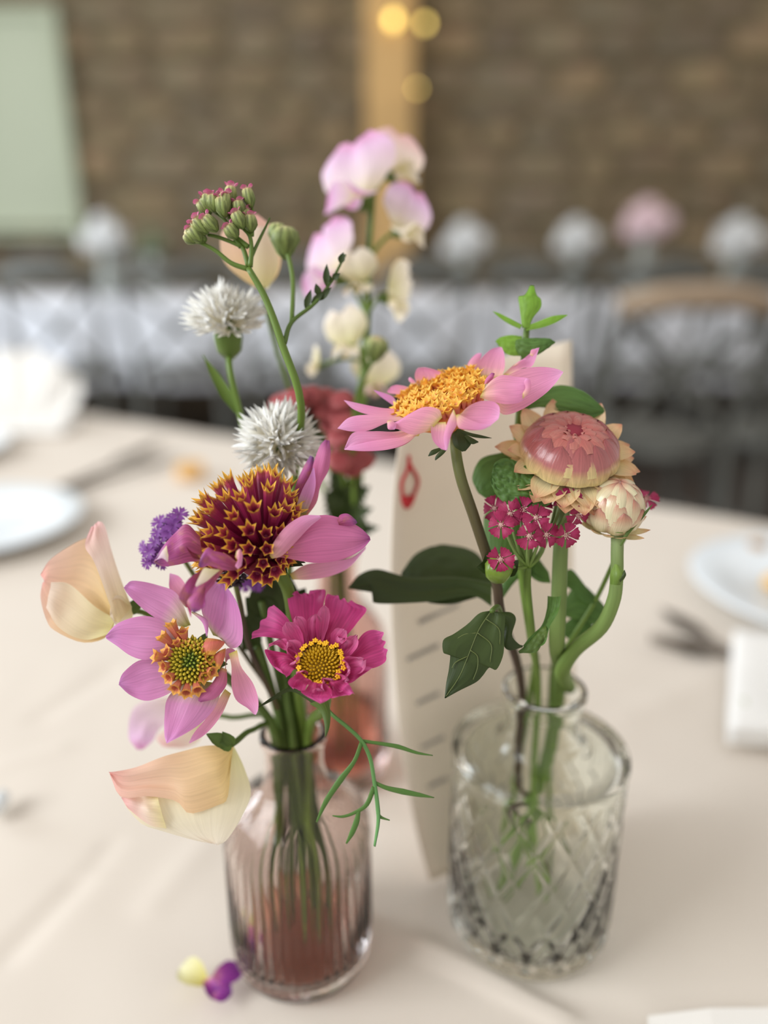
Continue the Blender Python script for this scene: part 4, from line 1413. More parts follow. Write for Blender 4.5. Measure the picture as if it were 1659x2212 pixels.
# ================================================================ white cornflowers
def cornflower(C, n, R, label, stem, cnt, flat, bot, calyx=True):
    root = thing('cornflower', bot, label, 'flower', 'white cornflowers')
    Fm = frame(C, n)
    pm = [mesh('petal', *(lambda d: (d[0], d[1], M_WHITE, d[2]))(petal_data((0, 0, 0), (0, 0, 1), (1, 0, 0), w_, shape='fan', notch=.4, lobes=3, cup=c_, arch=-.10, nu=6, nv=7, ruffle=.25, seed=s_))) for w_, c_, s_ in ((.40, .6, 1), (.34, -.5, 2), (.48, .4, 3))]
    for k in range(cnt):
        f_ = (k + .5) / cnt
        th, a = math.radians(flat) * math.sqrt(f_), k * 2.39996
        d = Fm.to_3x3() @ V((math.sin(th) * math.cos(a), math.sin(th) * math.sin(a), math.cos(th)))
        L = R * rnd.uniform(.82, 1.08)
        part('petal', pm[k % 3], root, M=frame(C, d) @ Matrix.Rotation(rnd.uniform(0, 6.28), 4, 'Z') @ Matrix.Scale(L, 4))
    if calyx:
        v, f, u = lathe([(.0016, -.014), (.0046, -.0105), (.0054, -.006), (.0044, -.001), (.003, .002)], 18, rf=lambda r, a, z_: r * (1 + .06 * math.sin(9 * a + z_ * 1500)))
        part('calyx', mesh('calyx', *xform((v, f, u), Fm)[:2], M_BUDG), root)
    tube('stem', stem, [.0013, .0013, .0012, .0012], M_STEM, root)
    return root


C = PD(490, 700, .292)
n = V((.03, -.30, 1)).normalized()
r1 = cornflower(C, n, .0175, 'creamy white cornflower with a green calyx, level with the sweet peas', stem_path(C - n * .012, BL, -.002, .006, NECK_L, -.004, .014, [PD(497, 800, .293), PD(520, 900, .295), PD(580, 1150, .30)]), 58, 86, BL + V((-.002, .008, .014)))
petal('leaf', PD(512, 890, .294), PD(437, 765, .290), (.4, -1, .3), .0045, M_STEM, r1, shape='blade', arch=-.05, cup=.4)
C = PD(602, 962, .278)
n = (to_cam(C) * .75 + V((0, 0, .55))).normalized()
cornflower(C, n, .0175, 'round white cornflower head just above the crimson dahlia', stem_path(C - n * .012, BL, .001, .006, NECK_L, .004, .014, [PD(605, 1060, .292), PD(610, 1250, .297)]), 84, 92, BL + V((.002, .008, .014)))

# ================================================================ yarrow in green bud
root = thing('yarrow', BL + V((.001, .009, .014)), 'slender yarrow stem topped by a cluster of green buds with pink tips', 'flower')
YD = .262


def zy(p):
    return (380 + .1326 * p[0], 380 + .1326 * p[1])


def yd(p, d=0.0):
    q = zy(p)
    return PD(q[0], q[1], YD + d)


main = tube('stem', [yd((1180, 1500)), PD(575, 648, YD), PD(610, 745, YD), PD(650, 872, YD + .003), PD(640, 1000, YD + .022), PD(625, 1250, YD + .035), V((BL.x + .001, BL.y + .007, NECK_L)), V((BL.x + .004, BL.y + .014, .014))], [.0010, .0013, .0014, .0012, .0012], M_STEM, root)
BRC = {1: [(1180, 1520), (900, 1420), (650, 1220), (400, 1090), (280, 1080)], 2: [(1180, 1480), (1100, 1200), (1000, 1120), (700, 1000), (520, 960)], 3: [(1210, 1480), (1230, 1200), (1200, 980), (1060, 820)], 4: [(1180, 1160), (1040, 1040), (950, 960)],
       5: [(1060, 1160), (880, 900), (800, 720), (600, 560)], 6: [(880, 700), (880, 500), (900, 300)], 7: [(1230, 980), (1240, 800), (1240, 560), (1190, 330)]}
for k, pts in BRC.items():
    part('branch', mesh('branch', *tube_data([yd(p, .0005 * (k % 3)) for p in pts], [.0009, .0007, .0006])[:2], M_STEM), main)
BUDS = [((500, 1060), (150, 860), 1), ((420, 1080), (240, 820), 1), ((520, 940), (290, 690), 1.05), ((680, 900), (450, 660), 1), ((560, 640), (390, 390), 1), ((560, 600), (500, 280), 1.05), ((640, 600), (600, 290), 1.05), ((800, 680), (740, 330), 1.05), ((890, 560), (900, 150), .9),
        ((1230, 520), (1150, 190), .85), ((1060, 660), (1000, 390), .9), ((1100, 860), (960, 580), .95), ((1110, 860), (1110, 520), 1.05), ((1230, 920), (1190, 620), 1), ((1000, 1020), (830, 800), 1), ((800, 640), (800, 260), .9), ((320, 1090), (150, 930), .9)]
for i, (b_, t_, s) in enumerate(BUDS):
    a, b = yd(b_, -.001 * (i % 4)), yd(t_, -.001 * (i % 4) - .001)
    d = (b - a)
    L = d.length
    r = .0025 * s
    v, f, u = lathe([(.0006 / L * L, 0), (r * .55, L * .12), (r * .95, L * .35), (r, L * .6), (r * .85, L * .85), (r * .6, L * .95)], 12, rf=lambda q, a_, z_: q * (1 + .10 * math.cos(6 * a_ + z_ * 500)))
    ob = part('bud', mesh('bud', v, f, M_BUDG, u), root, M=frame(a, d))
    if i not in (0, 16):
        for k in range(4):
            e = k * 1.57 + i
            part('bud_petal', mesh('bud_petal', *(lambda q: (q[0], q[1], M_YPINK, q[2]))(petal_data((r * .4 * math.cos(e), r * .4 * math.sin(e), L * .9), (r * 1.0 * math.cos(e), r * 1.0 * math.sin(e), L * 1.12), (-math.cos(e), -math.sin(e), .6), r * 1.1, shape='round', arch=.25, cup=-.5, nu=4, nv=5))), ob)
# side shoots with little leaves and round buds
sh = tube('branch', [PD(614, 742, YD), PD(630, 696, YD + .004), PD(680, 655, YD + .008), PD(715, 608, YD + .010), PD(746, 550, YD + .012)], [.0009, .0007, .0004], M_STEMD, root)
for k, (x, y, tx, ty) in enumerate(((660, 670, 672, 625), (672, 662, 700, 628), (690, 640, 682, 612), (705, 620, 706, 570), (718, 604, 735, 590), (715, 610, 700, 590), (735, 570, 742, 545), (690, 650, 716, 620))):
    a, b = PD(x, y, YD + .009), PD(tx, ty, YD + .008)
    part('leaflet', mesh('leaflet', *(lambda q: (q[0], q[1], M_LEAF, q[2]))(petal_data(a, b, (0, -1, .3), .0026, shape='leaf', cup=.3, nu=4, nv=5))), sh)
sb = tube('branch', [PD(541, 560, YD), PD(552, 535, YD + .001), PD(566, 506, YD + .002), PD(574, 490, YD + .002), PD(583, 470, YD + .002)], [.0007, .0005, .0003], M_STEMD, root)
tube('branch', [PD(630, 696, YD + .004), PD(633, 620, YD + .016), PD(628, 575, YD + .020), PD(618, 538, YD + .022)], [.0008, .0008], M_STEM, root)


def knob(px, py, depth, r, h, m, rt, up=(0, 0, 1)):
    v, f, u = lathe([(r * .2, -h * .8), (r * .6, -h * .5), (r, 0), (r * .95, h * .35), (r * .6, h * .55), (r * .2, h * .6)], 14, rf=lambda q, a_, z_: q * (1 + .08 * math.cos(7 * a_ + z_ * 700)))
    return part('bud', mesh('bud', v, f, m, u), rt, M=frame(PD(px, py, depth), up))


knob(616, 520, YD + .022, .0052, .0085, M_BUDG, root)
knob(600, 505, YD + .024, .0036, .0065, M_BUDG, root)

# leaves and stems crowding the bottle neck
root = thing('foliage_spray', BL + V((.002, 0, .014)), 'dark green leafy stems packed in the neck of the rose brown bottle', 'foliage')
for k, (x, y, dd, dx, dy) in enumerate(((540, 1330, .290, -.004, 0), (565, 1300, .287, -.002, .003), (600, 1320, .293, .000, -.002), (650, 1330, .29, .004, .003), (555, 1400, .286, -.005, .002), (620, 1380, .296, .002, .004))):
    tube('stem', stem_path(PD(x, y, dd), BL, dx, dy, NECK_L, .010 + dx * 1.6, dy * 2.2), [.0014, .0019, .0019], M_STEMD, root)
for (b_, t_, wd, dd) in (((600, 1330), (560, 1235), .016, .288), ((610, 1330), (625, 1240), .014, .290), ((590, 1340), (530, 1290), .012, .288), ((620, 1340), (660, 1270), .012, .292), ((560, 1400), (520, 1360), .008, .29), ((575, 1370), (530, 1330), .009, .288)):
    petal('leaf', PD(b_[0], b_[1], dd + .004), PD(t_[0], t_[1], dd), (0, -1, .5), wd, M_LEAF, root, shape='leaf', arch=.1, cup=.25)

# ================================================================ pink dahlia in the diamond bottle
root = thing('dahlia', BR + V((-.006, -.004, .016)), 'flat open pink dahlia with a golden floret cushion above the diamond bottle', 'flower')
C = PD(958, 872, .2625)
n = V((-.36, -.16, .92)).normalized()
PM = M_PINK


def zp(pts):
    return [(720 + .3074 * p[0], 730 + .3074 * p[1]) + tuple(p[2:]) for p in pts]


def Pf(A, B, dep=0.0, m=None, name='petal', bulge=.1, rt=None, **k):
    "sheet facing the viewer at about the flower's own depth; third value = metres nearer"
    Cp = PD(962, 868, .2545 + dep)
    nn = (to_cam(Cp) + V((-.1, 0, .25))).normalized()
    return loft(name, zp(A), zp(B), Cp, nn, m or PM, rt or root, bulge=bulge, **k)


# petals behind the cushion
Pf([(560, 330), (530, 300), (530, 280)], [(580, 320), (570, 300), (540, 275)], .012)
Pf([(590, 340), (572, 270), (590, 215), (640, 205)], [(760, 300), (780, 255), (720, 225), (650, 206)], .013, bulge=-.15)
Pf([(930, 250), (950, 170), (1000, 115), (1030, 105)], [(1000, 250), (1020, 180), (1040, 130), (1042, 108)], .016, bulge=.12)
Pf([(990, 260), (1020, 170), (1100, 85), (1170, 62)], [(1180, 290), (1205, 200), (1200, 110), (1185, 66)], .013, bulge=-.14)
Pf([(1190, 260), (1260, 195), (1330, 150), (1430, 70)], [(1250, 262), (1330, 215), (1400, 195), (1448, 68)], .012, bulge=-.15)
Pf([(1260, 200), (1310, 160), (1350, 145)], [(1290, 190), (1330, 165), (1356, 148)], .011)
Pf([(1380, 120), (1390, 85), (1420, 75)], [(1400, 130), (1425, 105), (1450, 68)], .010)
Pf([(540, 400), (440, 395), (380, 380), (400, 345)], [(560, 380), (520, 345), (450, 330), (410, 338)], .012, bulge=-.1, m=M_PINK)
Pf([(470, 510), (400, 460), (330, 410), (283, 368)], [(450, 470), (420, 415), (350, 385), (286, 366)], .008, bulge=-.15, m=M_MAUVE)
# long petals reaching away to the side
Pf([(500, 560), (400, 560), (250, 540), (140, 500), (75, 440)], [(500, 530), (440, 500), (330, 490), (180, 460), (76, 437)], .002, bulge=-.12)
Pf([(540, 590), (400, 590), (250, 650), (130, 657), (30, 637)], [(540, 560), (400, 555), (240, 540), (110, 560), (30, 634)], -.001, bulge=.10)
Pf([(620, 640), (520, 740), (380, 788), (200, 796), (76, 782)], [(560, 640), (420, 660), (280, 655), (140, 665), (78, 775)], -.0025, bulge=-.12, ripple=.001)
Pf([(620, 650), (520, 735), (380, 785), (200, 794), (78, 786)], [(600, 690), (480, 700), (330, 715), (200, 740), (80, 780)], -.0035, bulge=.06, m=M_PINK)
# far side petals
Pf([(1130, 470), (1200, 540), (1330, 500), (1480, 400), (1560, 320), (1616, 242)], [(1180, 300), (1240, 255), (1340, 215), (1460, 203), (1560, 215), (1616, 238)], .003, bulge=-.08, nu=14)
Pf([(1030, 420), (1130, 450), (1230, 468), (1330, 440), (1385, 340)], [(1050, 370), (1110, 300), (1190, 262), (1280, 270), (1370, 285), (1384, 335)], -.004, bulge=.16, nu=14, ripple=.001)
Pf([(1330, 430), (1385, 370), (1385, 300), (1360, 282)], [(1330, 390), (1350, 350), (1340, 310), (1350, 290)], -.0065, bulge=.2, m=M_PINK)
# near petals
Pf([(690, 650), (560, 680), (450, 640), (400, 640), (378, 590)], [(765, 560), (740, 500), (640, 485), (540, 530), (440, 590), (390, 580)], -.009, bulge=.16, nu=14)
Pf([(378, 585), (385, 640), (430, 645)], [(400, 576), (440, 600), (440, 630)], -.0105, bulge=.25)
Pf([(700, 590), (685, 640), (700, 720), (750, 775), (790, 790)], [(790, 590), (800, 650), (790, 720), (800, 770), (795, 790)], -.010, bulge=-.15)
Pf([(845, 500), (800, 600), (775, 700), (790, 790)], [(862, 540), (868, 610), (830, 680), (800, 786)], -.0115, bulge=.14)
Pf([(860, 540), (870, 610), (900, 640), (1010, 648), (1100, 615), (1160, 570)], [(900, 530), (950, 480), (1030, 445), (1120, 445), (1165, 480), (1170, 530)], -.010, bulge=-.14, nu=14)
Pf([(862, 545), (880, 630), (960, 642), (1040, 646), (1110, 615)], [(880, 535), (930, 560), (1000, 590), (1060, 605), (1112, 608)], -.0118, bulge=.12, m=M_PINK)
Pf([(1060, 330), (1070, 290), (1110, 245)], [(1080, 325), (1120, 290), (1135, 250)], -.002, bulge=.3, m=M_ROSE)
# cushion of florets
M0 = frame(C, n)
NF_ = 150
for k in range(NF_):
    f_ = (k + .5) / NF_
    rr, a = math.sqrt(f_), k * 2.39996
    R, dome = .0150, .0045
    base = M0 @ V((R * rr * .82 * math.cos(a), R * rr * .82 * math.sin(a), dome * (1 - rr * rr) * .8 - .003))
    L = lerp(.0058, .0092, rr) * rnd.uniform(.85, 1.15)
    if rr < .25:
        L *= .8
    d = M0.to_3x3() @ V((math.cos(a) * rr * .5 + rnd.uniform(-.1, .1), math.sin(a) * rr * .5 + rnd.uniform(-.1, .1), 1)).normalized()
    floret(ST_GOLD[k % 2], base, base + d * L, lerp(.0009, .0013, rr), root)
v, f, u = lathe([(.003, -.012), (.008, -.007), (.0135, -.003), (.0130, .000), (.008, .002), (.002, .003)], 24)
part('receptacle', mesh('receptacle', *xform((v, f, u), M0)[:2], M_GOLDB), root)
# bracts
for A, B, dp in (([(870, 640), (835, 690), (850, 760), (905, 800)], [(890, 640), (950, 690), (970, 740), (930, 795)], -.002), ([(880, 640), (960, 690), (1040, 705), (1115, 705)], [(890, 640), (960, 665), (1040, 683), (1112, 702)], -.003),
                 ([(920, 690), (970, 745), (1020, 735)], [(940, 680), (990, 710), (1020, 728)], -.0035), ([(750, 770), (690, 790), (665, 830)], [(760, 785), (720, 815), (672, 832)], .0), ([(760, 780), (720, 830), (713, 858)], [(800, 785), (770, 820), (720, 860)], -.001)):
    Pf(A, B, dp, m=M_LEAF, name='bract', bulge=.15)
tube('stem', [PD(985, 935, .262), PD(985, 975, .2585), PD(996, 1034, .258), PD(1021, 1108, .259), PD(1047, 1186, .262), PD(1073, 1260, .268), PD(1083, 1330, .276), V((BR.x - .010, BR.y - .003, NECK_R)), V((BR.x - .008, BR.y - .002, .07)), V((BR.x + .012, BR.y + .006, .016))], [.0018, .0019, .0019, .0018, .0018], M_STEMP, root)
# side bud and leaves of that stem
v, f, u = lathe([(.0016, -.005), (.0042, -.0018), (.0047, .001), (.0036, .0036), (.001, .005)], 16, rf=lambda q, a_, z_: q * (1 + .05 * math.cos(5 * a_)))
part('bud', mesh('bud', *xform((v, f, u), frame(PD(1076, 1232, .258), (.1, -.4, 1)))[:2], M_BERRY), root, 'shiny round green bud')
for b_, t_, wd in (((1062, 1230), (1050, 1195), .006), ((1085, 1240), (1120, 1210), .006), ((1060, 1225), (1030, 1225), .005)):
    petal('leaf', PD(b_[0], b_[1], .262), PD(t_[0], t_[1], .260), (0, -1, .4), wd, M_LEAF, root, shape='leaf', cup=.3)
# lobed leaf hanging in front of the bottle
C = PD(1020, 1410, .2535)
n = (to_cam(C) + V((.1, 0, .1))).normalized()


def z4(pts):
    return [(740 + .422 * p[0], 1080 + .422 * p[1]) + tuple(p[2:]) for p in pts]


lf = Lf(z4([(760, 566), (700, 580), (640, 635), (570, 685), (515, 718), (516, 784), (549, 782), (545, 860), (530, 940), (522, 1014)]), z4([(764, 566), (828, 590), (826, 690), (822, 790), (788, 868), (752, 858), (718, 900), (682, 934), (600, 975), (526, 1016)]), 0, bulge=.06, ripple=.0012, m=M_LEAF, name='leaf', nu=14, nv=40)
for pts in ([(762, 568), (700, 660), (650, 780), (600, 900), (530, 1005)], [(690, 680), (620, 690), (555, 735)], [(655, 770), (690, 800), (690, 860), (668, 920)], [(690, 680), (760, 740), (755, 830)], [(735, 610), (800, 660), (805, 740)], [(640, 800), (580, 830), (560, 860)]):
    part('vein', mesh('vein', *tube_data([on_plane(740 + .422 * x, 1080 + .422 * y, C, n, .0010) for x, y in pts], [.00018, .00012], sides=5)[:2], M_VEIN), lf)
Lf(z4([(800, 575), (860, 575), (888, 610), (868, 690), (900, 735), (925, 745)]), z4([(790, 600), (826, 650), (824, 720), (830, 755), (860, 770), (920, 755)]), -.004, bulge=.15, m=M_LEAF, name='leaf')
tube('petiole', [PD(1062, 1320, .2535), PD(1075, 1310, .262), PD(1082, 1322, .274)], [.0008, .0009], M_STEMD, root)
# wide leaf reaching behind the cosmos
C = PD(930, 1245, .300)
n = (to_cam(C) + V((0, 0, .8))).normalized()
Lf([(1062, 1250), (1030, 1195), (960, 1176), (900, 1195), (866, 1238)], [(1066, 1265), (1030, 1290), (960, 1306), (900, 1290), (868, 1244)], .004, bulge=.08, wrinkle=.0006, m=M_LEAF, name='leaf', nu=16, nv=26)
C = PD(900, 1270, .285)
n = (to_cam(C) + V((0, 0, .6))).normalized()
Lf([(1062, 1258), (980, 1245), (880, 1246), (815, 1230), (778, 1240), (752, 1270)], [(1062, 1310), (1020, 1288), (940, 1300), (850, 1304), (805, 1300), (822, 1285), (756, 1272)], -.001, bulge=.06, ripple=.001, m=M_LEAF, name='leaf', nu=14, nv=30)


# ================================================================ strawflowers
def bract_data(M, az, th0, th1, R, wfac, sq=.82, lift=0.0, nu=6, nv=9, sink=0.0, w0=.75, bump=.10):
    vs, fs, uv = [], [], []
    for i in range(nv + 1):
        v = i / nv
        th = lerp(th0, th1, v)
        f_ = SHAPES['bract'](v)
        for j in range(nu + 1):
            u = j / nu * 2 - 1
            rr = R * (1 + lift * v - sink * v * v + bump * (1 - u * u) * (1 - .2 * v))
            q = th + .04 * u * u
            x = math.sin(q)
            half = wfac * f_ * R
            p = V((rr * x, u * half, rr * math.cos(q) * sq))
            p.x -= (u * half) ** 2 / (2.2 * max(.3, x) * R)
            vs.append(M @ (Matrix.Rotation(az, 4, 'Z') @ p))
            uv.append((j / nu, v))
    for i in range(nv):
        for j in range(nu):
            k = i * (nu + 1) + j
            fs.append((k, k + 1, k + nu + 2, k + nu + 1))
    return vs, fs, uv


def bract(M, m, rt, *a, **k):
    v, f, u = bract_data(M, *a, **k)
    return part('bract', mesh('bract', v, f, m, u), rt)


rad = math.radians
root = thing('strawflower', BR + V((.004, .002, .016)), 'large glossy apricot and rose strawflower with a tight dark centre', 'flower')
C = PD(1230, 976, .2625)
n = V((.02, -.42, 1)).normalized()
M = frame(C, n)
R = .0158
v, f, u = lathe([(.3, -.55), (.75, -.4), (.93, 0), (.85, .45), (.55, .70), (.25, .64), (.05, .5)], 32)
part('flower_heart', mesh('flower_heart', [M @ V((p.x * R * .92, p.y * R * .92, p.z * R * .66)) for p in v], f, M_STRAWI, u), root)
rows = [(12, 97, 40, .99, .50, .03, M_STRAW, 0), (12, 84, 28, .965, .42, .10, M_STRAW, .5), (13, 66, 20, .95, .28, .17, M_STRAWI, .25), (14, 50, 12, .97, .22, .26, M_STRAWI, .1), (13, 40, 9, .95, .18, .32, M_STRAWI, .35), (11, 31, 6, .92, .14, .38, M_STRAWI, .2), (9, 23, 4, .88, .10, .42, M_STRAWI, .6), (7, 15, 2, .82, .07, .45, M_STRAWI, .1)]
for ri, (cn, t0, t1, rk, wf, sink, m_, ph) in enumerate(rows):
    bm = .09 if ri < 2 else .05
    for k in range(cn):
        bract(M, m_, root, (k + ph) * 2 * math.pi / cn + rnd.uniform(-.05, .05), rad(t0 + rnd.uniform(-3, 3)), rad(t1 + rnd.uniform(-3, 3)), R * rk * rnd.uniform(.985, 1.015), wf * rnd.uniform(.95, 1.1), sq=.76, sink=sink, nv=9, bump=bm)
v, f, u = lathe([(.004, .006), (.0035, .0095), (.001, .0098)], 12)
part('throat', mesh('throat', *xform((v, f, u), M)[:2], M_DARKIN), root)
for ring, (cn, zoff, out, lift, ph) in enumerate(((14, -.0035, .0220, .0105, 0), (14, -.0050, .0242, .0050, .5), (14, -.0062, .0240, .0005, .2))):
    for k in range(cn):
        a = (k + ph) * 2 * math.pi / cn + rnd.uniform(-.08, .08)
        d = V((math.cos(a), math.sin(a), 0))
        o_ = out * rnd.uniform(.93, 1.05)
        bk = (M.to_3x3() @ d).y
        lf_ = lift * (.45 + .55 * bk) - .0022 * max(0, -bk)
        petal('bract', M @ (d * .0095 + V((0, 0, zoff))), M @ (d * o_ + V((0, 0, zoff + lf_ + rnd.uniform(-.0010, .0016)))), M.to_3x3() @ V((0, 0, 1)), .0098 * rnd.uniform(.9, 1.1), M_STRAWO, root, shape='bract', arch=.05 - .14 * max(0, bk), cup=.22, nu=6, nv=8)
tube('stem', [M @ V((0, 0, -.006)), PD(1218, 1080, .266), PD(1211, 1186, .267), PD(1207, 1300, .270), PD(1203, 1390, .276), V((BR.x + .006, BR.y, NECK_R)), V((BR.x + .002, BR.y, .08)), V((BR.x - .014, BR.y - .004, .016))], [.0024, .0025, .0027, .0029, .0030, .0030, .0026], M_STEMG, root)

# the small one shares a side shoot
C2 = PD(1327, 1092, .2575)
n2 = V((.04, -.25, 1)).normalized()
M2 = frame(C2, n2)
R2 = .0092
part('side_bud_heart', mesh('side_bud_heart', [M2 @ (p * R2 * 1.0) for p in lathe([(.3, -.75), (.75, -.5), (.92, 0), (.82, .55), (.45, .9), (.05, 1.0)], 24)[0]], lathe([(.3, -.75), (.75, -.5), (.92, 0), (.82, .55), (.45, .9), (.05, 1.0)], 24)[1], M_STRAWB), root)
for (cn, t0, t1, rk, wf, ph) in ((8, 130, 72, 1.04, .50, 0), (9, 108, 48, 1.0, .44, .5), (9, 88, 24, .98, .40, .2), (7, 62, 6, .97, .34, .1), (5, 40, 2, .98, .26, .4)):
    for k in range(cn):
        bract(M2, M_STRAWB, root, (k + ph) * 2 * math.pi / cn + rnd.uniform(-.05, .05), rad(t0), rad(t1 + rnd.uniform(-4, 4)), R2 * rk * rnd.uniform(.98, 1.02), wf, sq=.98, sink=.02)
for k in range(12):
    a = k * 2 * math.pi / 12 + .2
    d = V((math.cos(a), math.sin(a), 0))
    petal('bract', M2 @ (d * .004 + V((0, 0, -.0095))), M2 @ (d * (.0112 + .002 * (math.cos(a) > .5)) + V((0, 0, -.0055 + .001 * math.sin(k)))), M2.to_3x3() @ V((0, 0, 1)), .0046, M_STRAWO, root, shape='narrow', arch=-.1, cup=.3, nu=4, nv=6)
C = PD(1330, 1110, .2545)
n = to_cam(C)
Lf([(1318, 1132), (1300, 1112), (1283, 1120)], [(1322, 1138), (1300, 1134), (1284, 1124)], .001, bulge=.2, m=M_SEPAL, name='bract')
Lf([(1338, 1178), (1352, 1150), (1380, 1118), (1408, 1090)], [(1342, 1180), (1362, 1150), (1392, 1116), (1410, 1090)], .001, bulge=.1, m=M_SEPAL, name='bract')
Lf([(1322, 1150), (1324, 1130), (1338, 1122)], [(1346, 1152), (1352, 1134), (1342, 1122)], .0015, bulge=.3, m=M_STEM, name='bract')
tube('side_shoot', [M2 @ V((0, 0, -.007)), PD(1332, 1150, .258), PD(1333, 1200, .258), PD(1332, 1250, .259), PD(1325, 1298, .261), PD(1298, 1355, .266), PD(1240, 1405, .275), PD(1215, 1450, .284), V((BR.x + .010, BR.y - .001, NECK_R))], [.0026, .0022, .0022, .0023, .0024, .0026, .0029, .0028], M_STEMG, root)
Lf([(1318, 1262), (1318, 1240), (1328, 1218)], [(1340, 1264), (1352, 1240), (1336, 1220)], .002, bulge=.4, m=M_STEM, name='stem_leaf')
Lf([(1340, 1258), (1352, 1244), (1350, 1232)], [(1338, 1245), (1346, 1236), (1350, 1230)], .003, bulge=.3, m=M_LEAF, name='stem_leaf')

# ================================================================ red yarrow
root = thing('yarrow', BR + V((-.002, -.006, .016)), 'cluster of small raspberry red yarrow flowers below the large strawflower', 'flower')
YP = [mesh('petal', *(lambda q: (q[0], q[1], M_YRED, q[2]))(petal_data((.0006, 0, 0), (.0044, 0, z_), (0, 0, 1), .0043, shape='cosmos', notch=.12, lobes=3, cup=c_, arch=.1, nu=8, nv=6))) for z_, c_ in ((.0004, .25), (.0016, -.35), (-.0006, .2))]
sd = []
for k in range(14):
    a, rr = k * 2.39996, .0009 * math.sqrt(k / 14)
    sd.append(xform(lathe([(.00008, 0), (.00008, .0008), (.00016, .0010), (.00006, .0012)], 5), frame((rr * math.cos(a), rr * math.sin(a), 0), (math.cos(a) * rr * 500, math.sin(a) * rr * 500, 1))))
sd.append(lathe([(.0006, -.001), (.0008, 0), (.0005, .0003)], 10))
v, f, u = merge(*sd)
YC_ = mesh('flower_head', v, f, M_CREAMST, u)
heads = [(1082, 1134, .2515, (-.3, -1, .35)), (1102, 1110, .2545, (-.1, -1, .5)), (1130, 1102, .2550, (0, -1, .7)), (1158, 1118, .2515, (.05, -1, .25)), (1143, 1158, .2505, (-.1, -1, .2)), (1180, 1155, .2515, (.1, -1, .1)), (1222, 1156, .2515, (.3, -1, .1)), (1226, 1080, .2530, (.1, -1, .3)), (1248, 1112, .2535, (.3, -1, -.2)),
         (1081, 1208, .2525, (-.2, -1, .2)), (1206, 1066, .2570, (-.2, -1, .6)), (1165, 1094, .2570, (0, -.8, 1)), (1068, 1098, .2620, (-.5, -1, .5)), (1395, 1078, .2720, (.3, -.6, .8))]
node = PD(1140, 1225, .262)
node2 = PD(1185, 1150, .2625)
for i, (px, py, dd, dr) in enumerate(heads):
    q = PD(px, py, dd)
    d = V(dr).normalized()
    ob = part('flower_head', YC_, root, M=frame(q, d) @ Matrix.Rotation(rnd.random() * 2, 4, 'Z'))
    for k in range(5):
        part('petal', YP[(i + k) % 3], ob, M=Matrix.Rotation(k * 1.2566 + rnd.uniform(-.08, .08), 4, 'Z') @ Matrix.Scale(rnd.uniform(.92, 1.1), 4))
    v, f, u = lathe([(.0006, -.0055), (.0013, -.004), (.0015, -.0015), (.001, -.0004)], 8)
    part('calyx', mesh('calyx', v, f, M_BUDG, u), ob)
    if i == 13:
        nd = PD(1340, 1180, .268)
    else:
        nd = node2 if i in (6, 7, 8, 10) else node
    base = q - d * .005
    tube('flower_stalk', [base, base.lerp(nd, .5) + V((0, 0, -.002)), nd], [.0005, .0007], M_STEMG, root, n=7)
tube('stem', [node, PD(1140, 1280, .267), PD(1150, 1380, .275), V((BR.x - .004, BR.y - .006, NECK_R)), V((BR.x - .002, BR.y - .004, .07)), V((BR.x + .002, BR.y - .018, .03))], [.0012, .0014, .0016], M_STEM, root)
tube('stem', [node2, PD(1165, 1200, .2635), node], [.0009, .001], M_STEMG, root, n=6)
tube('stem', [PD(1340, 1180, .268), PD(1290, 1290, .285), PD(1230, 1390, .293), V((BR.x + .004, BR.y + .006, NECK_R)), V((BR.x + .012, BR.y + .012, .02))], [.0008, .001, .0012], M_STEM, root)

# ================================================================ mint
root = thing('mint_sprig', BR + V((0, .006, .016)), 'mint sprig with crinkled leaves rising behind the pink dahlia and strawflower', 'foliage')
tube('stem', [PD(1142, 655, .272), PD(1135, 740, .273), PD(1125, 860, .275), PD(1118, 960, .276), PD(1120, 1100, .278), PD(1128, 1250, .282), PD(1150, 1400, .287), V((BR.x - .004, BR.y + .005, NECK_R)), V((BR.x - .012, BR.y + .010, .03))], [.0010, .0013, .0014, .0014, .0015, .0015], M_STEM, root)


def mintleaf(outA, outB, dp, m, tilt=(0, 0, .3), bulge=.1, wr=.0004, nu=16, nv=26, name='leaf', ws=420):
    cx = sum(p[0] for p in outA + outB) / len(outA + outB)
    cy = sum(p[1] for p in outA + outB) / len(outA + outB)
    Cp = PD(cx, cy, dp)
    nn = (to_cam(Cp) + V(tilt)).normalized()
    return loft(name, outA, outB, Cp, nn, m, root, bulge=bulge, wrinkle=wr, wscale=ws, nu=nu, nv=nv)


def z3_(pts):
    return [(700 + .434 * p[0], 600 + .434 * p[1]) for p in pts]


mintleaf(z3_([(985, 250), (978, 190), (972, 140), (968, 95), (1000, 85), (1025, 40)]), z3_([(1020, 250), (1040, 200), (1078, 150), (1080, 110), (1058, 85), (1045, 40)]), .270, M_MINTL, bulge=.2)
mintleaf(z3_([(975, 255), (920, 230), (870, 195), (840, 168)]), z3_([(985, 235), (930, 205), (880, 180), (842, 166)]), .270, M_MINTL, wr=.0002)
mintleaf(z3_([(1005, 265), (1080, 250), (1150, 225), (1212, 188)]), z3_([(1005, 240), (1070, 215), (1140, 190), (1210, 184)]), .269, M_MINTL, wr=.0002)
mintleaf(z3_([(985, 390), (920, 385), (880, 350), (855, 320)]), z3_([(985, 290), (930, 285), (880, 295), (853, 315)]), .272, M_MINTL)
mintleaf(z3_([(950, 330), (960, 370), (1000, 400), (1060, 385), (1110, 355), (1150, 325)]), z3_([(955, 310), (1000, 300), (1060, 300), (1120, 302), (1152, 318)]), .268, M_MINT, bulge=.2, wr=.0006)
